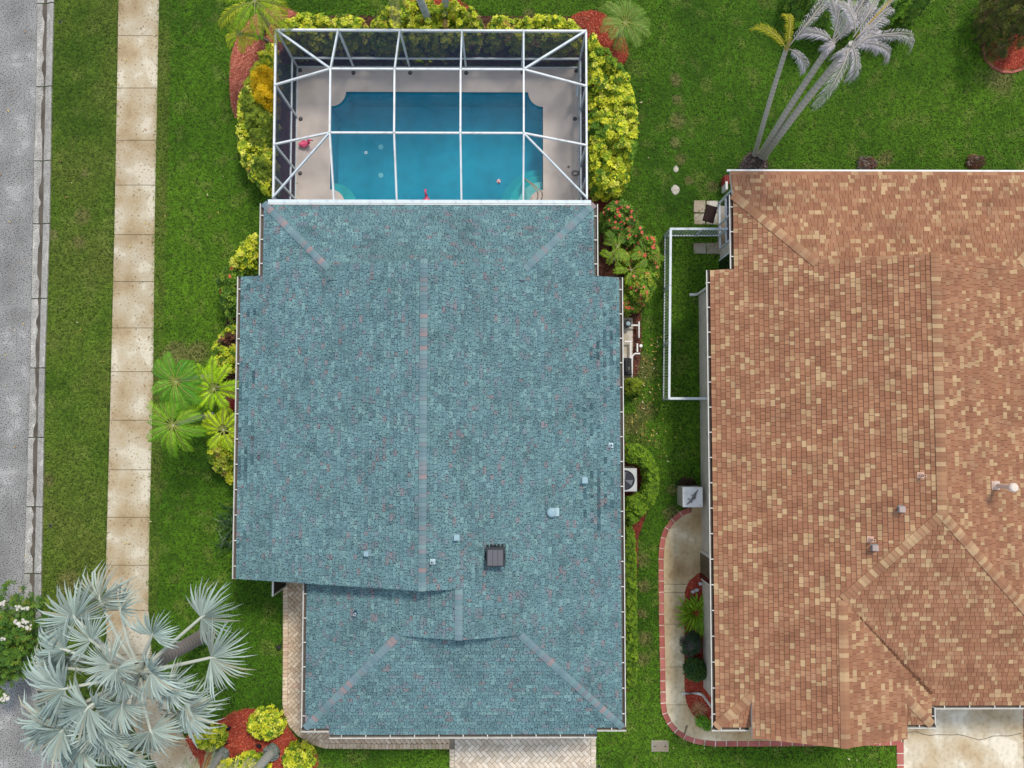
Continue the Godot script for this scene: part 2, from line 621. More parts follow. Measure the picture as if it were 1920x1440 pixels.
func build_paths() -> void:
	# herringbone walk round the blue-roofed house
	var tan := [[K(0.70, 0.55, 0.40), 4], [K(0.63, 0.48, 0.34), 3], [K(0.75, 0.61, 0.46), 3], [K(0.60, 0.43, 0.31), 1]]
	var outer := [[531, 1080], [531, 1200], [530, 1320], [533, 1340], [543, 1362], [560, 1380], [583, 1395], [610, 1403], [700, 1404], [843, 1404]]
	var core := plan(outer)
	var bed := core.duplicate()
	bed.append_array(plan([[843, 1350], [600, 1350], [600, 1080]]))
	var base := bed_of("walkway", bed, 0.022, K(0.34, 0.27, 0.2), M.soil)
	var line := core.duplicate()
	edging(base, line, -0.19, 0.135, 0.045, tan, "brick")
	var inner := PackedVector2Array()
	for i in core.size():
		var dir := (core[mini(i + 1, core.size() - 1)] - core[maxi(i - 1, 0)]).normalized()
		inner.append(core[i] + Vector2(-dir.y, dir.x) * -0.2)
	inner.append_array(plan([[843, 1352], [598, 1352], [598, 1082]]))
	herringbone(base, inner, 0.135, 0.045, tan, 260, 0)
	var drive := plan([[843, 1372], [1117, 1372], [1118, 1480], [843, 1480]])
	var pale := [[K(0.74, 0.65, 0.54), 4], [K(0.67, 0.58, 0.47), 3], [K(0.78, 0.70, 0.60), 3], [K(0.60, 0.50, 0.41), 1]]
	var d := bed_of("driveway", drive, 0.022, K(0.34, 0.28, 0.22), M.soil)
	edging(d, plan([[843, 1480], [843, 1404]]), 0.19, 0.135, 0.045, pale, "brick")
	edging(d, plan([[1117, 1376], [1118, 1480]]), 0.19, 0.135, 0.045, pale, "brick")
	herringbone(d, plan([[853, 1372], [1107, 1372], [1108, 1480], [853, 1480]]), 0.15, 0.045, pale, 240, 0)

	# concrete path of the brown-roofed house, with red block edging
	var rim := [[1292, 951], [1276, 957], [1256, 974], [1242, 994], [1236, 1018], [1234, 1050], [1235, 1150], [1237, 1250], [1238, 1318], [1241, 1338], [1250, 1357], [1266, 1376], [1286, 1389], [1310, 1396], [1340, 1399], [1420, 1399], [1560, 1398], [1690, 1397]]
	var rimp := plan(rim)
	var path := rimp.duplicate()
	path.append_array(plan([[1690, 1300], [1400, 1300], [1400, 940], [1300, 940]]))
	var s := MB.new()
	var under := bed_of("garden_path", path, 0.012, K(0.3, 0.24, 0.17), M.soil)
	var red := [[K(0.46, 0.145, 0.12), 3], [K(0.42, 0.125, 0.105), 2], [K(0.50, 0.175, 0.15), 2]]
	edging(under, rimp, -0.20, 0.42, 0.05, red, "block", 0.016)
	var ins := PackedVector2Array()
	for i in rimp.size():
		var dir := (rimp[mini(i + 1, rimp.size() - 1)] - rimp[maxi(i - 1, 0)]).normalized()
		ins.append(rimp[i] + Vector2(-dir.y, dir.x) * -0.205)
	ins.append_array(plan([[1690, 1300], [1400, 1300], [1400, 940], [1300, 940]]))
	var garden := plan([[1400, 1060], [1326, 1068], [1308, 1075], [1293, 1088], [1285, 1103], [1283, 1130], [1283, 1290], [1286, 1315], [1296, 1336], [1312, 1352], [1335, 1364], [1400, 1364]])
	# poured in panels, cut where the joints run
	var cuts := [900, 1095, 1111, 1170, 1250, 1321, 1354]
	for i in cuts.size():
		var y0: float = cuts[i] + 0.5
		var y1: float = (cuts[i + 1] if i < cuts.size() - 1 else 1480) - 0.5
		var band := plan([[1200, y0], [1750, y0], [1750, y1], [1200, y1]])
		if i == 5: band = plan([[1200, y0], [1750, y0], [1750, y1 - 40], [1285, y1 + 6], [1278, y1 + 40], [1200, y1 + 40]])
		if i == 6: band = plan([[1750, 1314], [1290, 1359], [1278, 1394], [1278, 1480], [1750, 1480]])
		for q in Geometry2D.intersect_polygons(ins, band):
			for e in Geometry2D.clip_polygons(q, garden):
				if area(e) < 0.05 or Geometry2D.is_polygon_clockwise(e) and false: continue
				var pb := MB.new()
				pb.prism(e, 0.0, 0.045, vary(K(0.72, 0.61, 0.44), 0.03))
				part("slab", pb, M.pavement, under)
	mulch("mulch_bed", "red mulch bed along the wall of the brown-roofed house", garden, [[K(0.42, 0.07, 0.04), 3], [K(0.30, 0.05, 0.03), 2], [K(0.5, 0.13, 0.08), 1]], 330.0, 0.03)
	# driveway slab of that house
	var dr := bed_of("concrete_driveway", plan([[1693, 1300], [1917, 1300], [1919, 1500], [1694, 1500]]), 0.04, K(0.72, 0.655, 0.55), M.pavement)
	edging(dr, plan([[1693, 1390], [1694, 1500]]), 0.26, 0.43, 0.05, red, "block", 0.016)
	edging(dr, plan([[1917, 1300], [1919, 1500]]), -0.2, 0.43, 0.05, red, "block", 0.016)
	bare.append(plan([[1681, 1385], [1700, 1385], [1700, 1500], [1681, 1500]]))
	var cr := MB.new()   # the crack that runs across it
	var last := P(1702, 1373, 0.041)
	var x := 1702.0
	var yy := [1373, 1372, 1376, 1379, 1377, 1377, 1378, 1377, 1379, 1384, 1388, 1384, 1381, 1379, 1380, 1377, 1375]
	for i in range(1, yy.size()):
		x += 13.4
		var c := P(x + rng.randf_range(-2, 2), yy[i] + rng.randf_range(-0.8, 0.8), 0.041)
		var side := Vector3(0, 0, 0.012)
		cr.quad(last + side, c + side, c - side, last - side, K(0.10, 0.08, 0.06))
		last = c
	part("crack", cr, M.paint, dr)

	var chips := [[K(0.42, 0.075, 0.045), 3], [K(0.30, 0.05, 0.03), 2], [K(0.52, 0.15, 0.09), 1.2], [K(0.20, 0.035, 0.022), 1]]
	mulch("mulch_bed", "red mulch bed with landscape lights beside the brick walk", rounded(plan([[528, 1333], [490, 1327], [445, 1329], [418, 1345], [395, 1360], [352, 1378], [343, 1386], [352, 1402], [372, 1432], [395, 1470], [596, 1470], [598, 1408], [575, 1397], [552, 1380], [537, 1356]]), 1), chips)
	mulch("mulch_bed", "faded pink mulch under the palms at the pool corner", rounded(plan([[431, 196], [430, 120], [440, 80], [462, 40], [505, 10], [540, 14], [575, 34], [540, 70], [520, 110], [500, 160], [455, 190], [445, 230]]), 1), [[K(0.47, 0.15, 0.10), 3], [K(0.36, 0.09, 0.06), 2], [K(0.6, 0.26, 0.19), 1.5]])
	mulch("mulch_bed", "red mulch around the fan of pool hedge and round palm", rounded(plan([[1062, 34], [1100, 18], [1135, 25], [1168, 60], [1180, 95], [1172, 122], [1150, 130], [1120, 90], [1090, 60]]), 1), chips)
	mulch("mulch_bed", "red mulch behind the palm trunks at the hedge", rounded(plan([[820, -30], [860, 0], [905, 30], [880, 60], [780, 50], [740, -30]]), 1), chips)
	mulch("mulch_bed", "dark leaf litter under the back pool hedge", plan([[500, 122], [512, 30], [1108, 30], [1105, 122]]), [[K(0.10, 0.05, 0.035), 3], [K(0.16, 0.08, 0.055), 2], [K(0.24, 0.16, 0.10), 0.5]], 160.0, 0.012)
	mulch("mulch_bed", "mulch under the hedge on the garden side of the pool cage", rounded(plan([[1088, 120], [1120, 120], [1165, 160], [1178, 240], [1165, 320], [1150, 372], [1165, 385], [1150, 420], [1080, 420]]), 1), [[K(0.28, 0.06, 0.04), 2], [K(0.15, 0.05, 0.035), 3]], 220.0, 0.016)
	mulch("mulch_bed", "brown mulch under the hedge on the street side of the pool cage", rounded(plan([[556, 180], [475, 180], [460, 260], [480, 330], [520, 372], [556, 380]]), 1), [[K(0.20, 0.05, 0.035), 2], [K(0.12, 0.05, 0.035), 3]], 200.0, 0.016)
	mulch("mulch_bed", "dark soil under the flowering shrubs by the wall", rounded(plan([[1120, 400], [1165, 400], [1215, 450], [1225, 520], [1200, 590], [1205, 640], [1195, 720], [1120, 730]]), 1), [[K(0.16, 0.06, 0.04), 2], [K(0.07, 0.035, 0.025), 3], [K(0.26, 0.14, 0.09), 1]], 240.0, 0.014)
	mulch("mulch_bed", "dark mulch inside the hedge ring of the air conditioner", rounded(plan([[1120, 830], [1190, 830], [1215, 870], [1222, 930], [1205, 985], [1195, 1010], [1193, 1300], [1120, 1300]]), 1), [[K(0.24, 0.045, 0.03), 2], [K(0.10, 0.035, 0.025), 3]], 200.0, 0.014)
	mulch("mulch_bed", "red mulch inside the brick ring under the dark tree", rounded(plan([[1850, 84], [1846, 105], [1858, 122], [1880, 133], [1905, 131], [1940, 115], [1950, 70], [1900, 60]]), 1), chips)
	mulch("mulch_bed", "red mulch beside the leafy bush behind the grey palms", rounded(plan([[1485, -40], [1496, 8], [1510, 22], [1530, 24], [1560, -40]]), 1), chips)
	mulch("mulch_bed", "dark mulch at the foot of the grey palm clump", rounded(plan([[1382, 330], [1390, 296], [1408, 283], [1428, 285], [1440, 300], [1438, 330]]), 1), [[K(0.10, 0.075, 0.07), 2], [K(0.05, 0.035, 0.03), 3], [K(0.25, 0.21, 0.2), 1]], 260.0, 0.03)
	mulch("mulch_bed", "brown soil under the shrubs on the street side wall", rounded(plan([[470, 470], [430, 520], [425, 600], [415, 690], [410, 860], [425, 905], [470, 905]]), 1), [[K(0.14, 0.06, 0.04), 2], [K(0.08, 0.04, 0.03), 3]], 160.0, 0.012)
	# ring of red bricks under the tree
	var ring := thing("brick_ring", "curved edging of red bricks around the dark tree's mulch", "edging", P(1882, 100))
	var pts := PackedVector2Array()
	for a in range(200, -60, -8):
		var q := Q(1890 + 46 * cos(deg_to_rad(a)), 92 + 43 * sin(deg_to_rad(a)))
		pts.append(q - Vector2(ring.position.x, ring.position.z))
	edging(ring, pts, 0.10, 0.38, 0.10, [[K(0.42, 0.15, 0.11), 2], [K(0.32, 0.10, 0.08), 2]], "brick")


# ---------------------------------------------------------------- grass
func build_grass() -> void:
	var boxes := []
	for p in bare:
		var lo: Vector2 = p[0]
		var hi: Vector2 = p[0]
		for q in p:
			lo = lo.min(q); hi = hi.max(q)
		boxes.append(Rect2(lo, hi - lo))
	var meshes := []
	for k in 3:
		var b := MB.new()
		for i in 15:
			var a := rng.randf() * TAU
			var r := rng.randf() * 0.06
			var o := Vector3(cos(a) * r, 0, sin(a) * r)
			var d := a + rng.randf_range(-1.4, 1.4)
			var l := rng.randf_range(0.045, 0.085)
			var f := Vector3(cos(d), 0, sin(d))
			var s := Vector3(-sin(d), 0, cos(d)) * rng.randf_range(0.0035, 0.006)
			var m := o + f * l * 0.35 + Vector3(0, l * 0.62, 0)
			var t := o + f * l * rng.randf_range(0.7, 1.1) + Vector3(0, l * rng.randf_range(0.4, 0.85), 0)
			var k0 := vary(Color(0.9, 0.9, 0.9), 0.25)
			b.quad(o - s, o + s, m + s, m - s, k0)
			b.tri(m - s, m + s, t, k0)
		meshes.append(b.mesh(M.grass_blade))
	# worn or dry spots, where the photograph has them
	var dry := []
	for d in [[1268, 152, 16], [1268, 186, 14], [1270, 228, 17], [1266, 268, 11], [1276, 300, 13], [160, 326, 8], [157, 405, 20], [150, 455, 14], [100, 440, 12], [1182, 795, 26], [1205, 690, 30], [1210, 770, 20], [1875, 150, 30], [1870, 40, 22], [1860, 60, 18], [1260, 960, 22], [1262, 920, 16], [90, 900, 14], [200, 1085, 20], [130, 1090, 22], [1290, 340, 14], [1335, 350, 16], [1330, 640, 22], [1660, 300, 20], [1202, 1050, 16], [1205, 1100, 18], [1206, 1150, 18], [1207, 1195, 18], [1205, 1235, 14], [990, 30, 18], [600, 45, 14], [370, 660, 26], [330, 660, 30]]:
		dry.append([Q(d[0], d[1]), d[2] / 48.4, K(0.30, 0.27, 0.10) if d[2] > 12 else K(0.36, 0.34, 0.13)])
	var at := [[], [], []]
	var tint := [[], [], []]
	var step := 0.082
	var x := -20.6
	while x < 21.6:
		var z := -18.4
		while z < 14.8:
			var q := Vector2(x + rng.randf_range(0, step), z + rng.randf_range(0, step))
			z += step
			var hit := false
			for i in bare.size():
				if boxes[i].has_point(q) and Geometry2D.is_point_in_polygon(q, bare[i]):
					hit = true
					break
			if hit: continue
			var big := patch.get_noise_2d(q.x * 1.0, q.y * 1.0)
			var mid := patch.get_noise_2d(q.x * 4.0 + 90, q.y * 4.0)
			var fine := patch.get_noise_2d(q.x * 15.0, q.y * 15.0 + 50)
			var k := K(0.088, 0.232, 0.011).lerp(K(0.165, 0.345, 0.020), clampf(0.45 + big * 0.9 + mid * 0.45, 0, 1))
			if q.x < -13.2:   # the verge by the road is drier
				k = k.lerp(K(0.20, 0.25, 0.045), clampf(0.62 + mid * 0.6, 0, 0.9))
			if fine > 0.30: k = k.lerp(K(0.30, 0.36, 0.08), 0.4)
			if mid < -0.35: k = Color(k.r * 0.82, k.g * 0.85, k.b * 0.85)
			for d in dry:
				var far: float = q.distance_to(d[0]) / d[1]
				if far < 1.0 + mid: k = k.lerp(d[2], clampf(1.25 - far, 0.0, 0.8))
			k = vary(k, 0.36)
			var w := rng.randi() % 3
			var sc := rng.randf_range(0.8, 1.25)
			at[w].append(Transform3D(Basis(Vector3.UP, rng.randf() * TAU).scaled(Vector3(sc, sc, sc)), Vector3(q.x, 0.0, q.y)))
			tint[w].append(k)
		x += step
	var root := Node3D.new()
	root.name = "grass"
	add_child(root)
	tag(root, "short green lawn grass covering the yards and verge", "grass", "", "stuff")
	for w in 3:
		var o := copies("blades", meshes[w], at[w], tint[w], root)
		o.set_meta("kind", "stuff")
	print("grass ", at[0].size() + at[1].size() + at[2].size())


# ---------------------------------------------------------------- roofs
# one slope: plan polygon (x, z); height = h0 + s * (p - p0).dot(up)
class Slope:
	var poly: PackedVector2Array
	var p0: Vector2
	var up: Vector2
	var h0: float
	var s: float
	var lng: float
	func _init(poly_: Array, p0_: Vector2, up_: Vector2, h0_: float, s_: float) -> void:
		poly = PackedVector2Array(poly_)
		p0 = p0_
		up = up_
		h0 = h0_
		s = s_
		lng = sqrt(1.0 + s * s)
	func h(p: Vector2) -> float:
		return h0 + s * (p - p0).dot(up)
	func side() -> Vector2:
		return Vector2(-up.y, up.x)
	func to_uv(p: Vector2) -> Vector2:
		return Vector2((p - p0).dot(side()), (p - p0).dot(up) * lng)
	func from_uv(q: Vector2, lift := 0.0) -> Vector3:
		var p := p0 + side() * q.x + up * (q.y / lng)
		return Vector3(p.x, h(p), p.y) + normal() * lift
	func normal() -> Vector3:
		return Vector3(-s * up.x, 1, -s * up.y).normalized()

var shingle_cache := {}

func one_shingle(b: MB, w: float, e: float, k: Color, band: float, t: Transform3D) -> void:
	# a tab lying on its slope: x along the eave, z down the slope, butt edge proud
	var g := 0.006
	var th := 0.026
	var x0 := -w * 0.5 + g
	var x1 := w * 0.5 - g
	var A := t * Vector3(x0, th, 0); var B := t * Vector3(x1, th, 0)
	var E := t * Vector3(x1, 0.001, -e); var F := t * Vector3(x0, 0.001, -e)
	var a := t * Vector3(x0, -0.004, 0); var c := t * Vector3(x1, -0.004, 0)
	b.quad(A, B, E, F, k)
	b.quad(a, c, B, A, k)
	b.tri(t * Vector3(x0, -0.004, -e), a, A, k)
	b.tri(c, t * Vector3(x1, -0.004, -e), B, k)

func shingles(roof: Node, s: Slope, e: float, widths: Array, tones: Array, m: Material, band: float, stains: Array, loose: Array, rest: MB) -> void:
	var uv := PackedVector2Array()
	var lo := Vector2(1e9, 1e9)
	var hi := -lo
	for p in s.poly:
		var q := s.to_uv(p)
		uv.append(q)
		lo = lo.min(q); hi = hi.max(q)
	var sd := s.side()
	var across := Vector3(sd.x, 0, sd.y)
	var nn := s.normal()
	var down := across.cross(nn).normalized()
	if down.dot(Vector3(s.up.x, 0, s.up.y)) > 0.0:
		across = -across
		down = -down
	var row := 0
	var v := floorf(lo.y / e) * e
	while v < hi.y:
		var u := lo.x - rng.randf() * 0.3
		while u < hi.x:
			var w: float = widths[rng.randi() % widths.size()]
			var ti := rng.randi() % tones.size()
			var k: Color = tones[ti]
			var cu := u + w * 0.5
			var here := s.from_uv(Vector2(cu, v + e * 0.5))
			for st in stains:   # [centre x, z, half x, half z]: streaks of dark algae
				var dx: float = absf(here.x - st[0]) / st[2]
				var dz: float = absf(here.z - st[1]) / st[3]
				if dx < 1.0 and dz < 1.0 and rng.randf() < 0.75 - 0.7 * sqrt(dx * dx + dz * dz) and row % 2 == 0:
					k = Color(k.r * 0.55, k.g * 0.60, k.b * 0.64)
					ti = -1
			var corners := PackedVector2Array([Vector2(u, v), Vector2(u + w, v), Vector2(u + w, v + e), Vector2(u, v + e)])
			var inside := 0
			for c in corners:
				if Geometry2D.is_point_in_polygon(c, uv): inside += 1
			if inside == 4:
				var t := Transform3D(Basis(across, nn, down), s.from_uv(Vector2(cu, v), 0.003))
				var eye := t.origin - Vector3(0, EYE, 0)
				if ti >= 0:
					loose.append([w * e * absf(nn.dot(eye.normalized())) / eye.length_squared(), t, w, ti])
				else:
					one_shingle(rest, w, e, k, band, t)
			elif inside > 0 or Geometry2D.intersect_polygons(corners, uv).size() > 0:
				for cut in Geometry2D.intersect_polygons(corners, uv):
					if cut.size() < 3: continue
					var ids := Geometry2D.triangulate_polygon(cut)
					for i in range(0, ids.size(), 3):
						var a := s.from_uv(cut[ids[i]], 0.008)
						var b := s.from_uv(cut[ids[i + 1]], 0.008)
						var d := s.from_uv(cut[ids[i + 2]], 0.008)
						if (b - a).cross(d - a).y > 0: rest.tri(a, b, d, k)
						else: rest.tri(a, d, b, k)
			u += w
		v += e
		row += 1

func finish_shingles(roof: Node, loose: Array, e: float, tones: Array, m: Material, band: float, rest: MB, called: String) -> void:
	loose.sort_custom(func(a, b): return a[0] > b[0])
	for i in loose.size():
		var q = loose[i]
		if i < 300:
			var key := "%s %.3f %d" % [called, q[2], q[3]]
			if not shingle_cache.has(key):
				var b := MB.new()
				one_shingle(b, q[2], e, tones[q[3]], band, Transform3D())
				shingle_cache[key] = b.mesh(m)
			shared("shingle", shingle_cache[key], q[1], roof)
		else:
			one_shingle(rest, q[2], e, vary(tones[q[3]], 0.07), band, q[1])
	part("shingle_field", rest, m, roof).set_meta("kind", "stuff")

func deck(b: MB, s: Slope, k: Color, thick := 0.16) -> void:
	# boarding under the shingles, with a fascia round its edge
	var q := s.poly
	var ids := Geometry2D.triangulate_polygon(q)
	var top := func(p: Vector2) -> Vector3: return Vector3(p.x, s.h(p), p.y)
	var dn := Vector3(0, -thick, 0)
	for i in range(0, ids.size(), 3):
		var a: Vector3 = top.call(q[ids[i]])
		var c: Vector3 = top.call(q[ids[i + 1]])
		var d: Vector3 = top.call(q[ids[i + 2]])
		if (c - a).cross(d - a).y < 0:
			var w := c
			c = d
			d = w
		b.tri(a, c, d, k)
		b.tri(a + dn, d + dn, c + dn, K(0.6, 0.58, 0.54))
	for i in q.size():
		var a: Vector3 = top.call(q[i])
		var c: Vector3 = top.call(q[(i + 1) % q.size()])
		b.quad(a + dn, c + dn, c, a, K(0.66, 0.66, 0.64))

func caps(roof: Node, a: Vector3, b: Vector3, drop: float, w: float, e: float, tones: Array, m: Material, called: String) -> void:
	# overlapping cap shingles folded over a ridge or hip, from a (low) to b
	var d := b - a
	var n := int(d.length() / e)
	var z := -d.normalized()
	var x := Vector3.UP.cross(z).normalized()
	var y := z.cross(x).normalized()
	for i in n:
		var ti := rng.randi() % tones.size()
		var key := "%s cap %.3f %d" % [called, drop, ti]
		if not shingle_cache.has(key):
			var c := MB.new()
			var k: Color = tones[ti]
			var prof := []
			for j in 7:
				var f := -1.0 + j / 3.0
				prof.append(Vector2(f * w * 0.5, -drop * (sqrt(f * f + 0.02) - 0.14) * w * 0.5))
			for j in 6:
				var p0: Vector2 = prof[j]
				var p1: Vector2 = prof[j + 1]
				var lo0 := Vector3(p0.x, p0.y + 0.045, 0.0); var lo1 := Vector3(p1.x, p1.y + 0.045, 0.0)
				var hi0 := Vector3(p0.x, p0.y + 0.030, -e - 0.02); var hi1 := Vector3(p1.x, p1.y + 0.030, -e - 0.02)
				c.quad(lo0, lo1, hi1, hi0, k)
				if j == 0: c.quad(lo0 - Vector3(0, 0.04, 0), lo0, hi0, hi0 - Vector3(0, 0.04, 0), k)
				if j == 5: c.quad(lo1, lo1 - Vector3(0, 0.04, 0), hi1 - Vector3(0, 0.04, 0), hi1, k)
				c.quad(lo0 - Vector3(0, 0.022, 0), lo1 - Vector3(0, 0.022, 0), lo1, lo0, k)
			shingle_cache[key] = c.mesh(m)
		shared("ridge_cap", shingle_cache[key], Transform3D(Basis(x, y, z), a + d * ((i + 0.0) / n)), roof)

func gutter(house: Node, a: Vector3, b: Vector3, out: Vector3, first := 0.3) -> void:
	# open channel hung on an eave from a to b, with strap hangers
	var g := MB.new()
	var w := 0.14
	var white := K(0.58, 0.57, 0.54)
	var dirt := K(0.10, 0.078, 0.06)  # dirt in the channel, darkened to paint in the shade inside it
	var u := Vector3.UP
	var d := (b - a).normalized()
	var q := func(o: Vector3, along0: Vector3, along1: Vector3, x0: float, y0: float, x1: float, y1: float, k: Color) -> void:
		g.quad(along0 + out * x0 + u * y0, along1 + out * x0 + u * y0, along1 + out * x1 + u * y1, along0 + out * x1 + u * y1, k)
	q.call(a, a, b, 0.0, 0.0, 0.0, -0.12, white)
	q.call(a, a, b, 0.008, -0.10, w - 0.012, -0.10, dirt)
	q.call(a, a, b, 0.0, -0.12, w * 0.8, -0.12, white)
	q.call(a, a, b, w * 0.8, -0.12, w, -0.03, white)
	q.call(a, a, b, w, -0.03, w, 0.0, white)
	q.call(a, a, b, w, 0.0, w - 0.032, 0.003, white)
	q.call(a, a, b, w - 0.032, 0.003, w - 0.032, -0.10, white)
	for e in [a, b]:
		g.quad(e, e + u * -0.12, e + u * -0.12 + out * w * 0.8, e + out * w, white)
	var o := part("gutter", g, M.white_metal, house)
	var l := a.distance_to(b)
	var n := maxi(1, int(round(l / 0.86)))
	var sb := MB.new()
	sb.box(Vector3.ZERO, Vector3(w - 0.05, 0.008, 0.035), white)
	var me := sb.mesh(M.white_metal)
	for i in n:
		var p := a + d * (l * (i + 0.5) / n)
		shared("gutter_strap", me, Transform3D(Basis(out, u, out.cross(u)), p + out * (w * 0.5 - 0.02) + u * -0.004), o)

func wall_block(house: Node, p: PackedVector2Array, h: float, k: Color) -> void:
	var b := MB.new()
	b.prism(p, 0.0, h, k)
	part("wall", b, M.stucco, house)
	bare.append(p)

func rect(x0: float, z0: float, x1: float, z1: float) -> PackedVector2Array:
	return PackedVector2Array([Vector2(x0, z0), Vector2(x1, z0), Vector2(x1, z1), Vector2(x0, z1)])

func gable_wall(house: Node, x0: float, x1: float, xr: float, z: float, h0: float, hr: float, k: Color, t := 0.12) -> void:
	var b := MB.new()
	for zz in [z - t * 0.5, z + t * 0.5]:
		b.tri(Vector3(x0, h0, zz), Vector3(x1, h0, zz), Vector3(xr, hr, zz), k)
	part("gable_wall", b, M.stucco, house)

# where a pixel's sight line meets the highest of some slopes
func on_roof(px: float, py: float, slopes: Array) -> Array:
	var h := 4.0
	var best: Slope = slopes[0]
	for it in 6:
		var p := P(px, py, h)
		for s in slopes:
			if Geometry2D.is_point_in_polygon(Vector2(p.x, p.z), s.poly):
				best = s
				h = s.h(Vector2(p.x, p.z))
	return [P(px, py, h), best]

func box_vent(house: Node, at: Vector3, s: Slope, size: float, k: Color, h := 0.16) -> void:
	var b := MB.new()
	var t := Basis(Vector3(s.side().x, 0, s.side().y), s.normal(), Vector3(s.side().x, 0, s.side().y).cross(s.normal()))
	b.box(at + s.normal() * 0.02, Vector3(size * 1.3, 0.012, size * 1.3), K(0.22, 0.32, 0.36), t)
	b.slab(at + s.normal() * (h * 0.5 + 0.02), Vector3(size, h, size), 0.03, k, t)
	b.slab(at + s.normal() * (h + 0.03), Vector3(size * 1.12, 0.03, size * 1.12), 0.012, k, t)
	part("roof_vent", b, M.white_metal, house)

func pipe_vent(house: Node, at: Vector3, s: Slope, r: float, h: float, k: Color, flash := 0.3, flash_k := K(0.5, 0.5, 0.5)) -> void:
	var b := MB.new()
	var t := Basis(Vector3(s.side().x, 0, s.side().y), s.normal(), Vector3(s.side().x, 0, s.side().y).cross(s.normal()))
	if flash > 0.0:
		b.box(at + s.normal() * 0.024, Vector3(flash, 0.008, flash), flash_k, t)
		b.lathe([[r * 2.0, 0.0], [r * 1.5, h * 0.25], [r * 1.05, h * 0.4]], at, 12, flash_k)
	b.lathe([[r, -0.05], [r, h], [r * 0.75, h], [r * 0.75, h - 0.12], [0.0, h - 0.12]], at, 14, k)
	part("vent_pipe", b, M.paint, house)

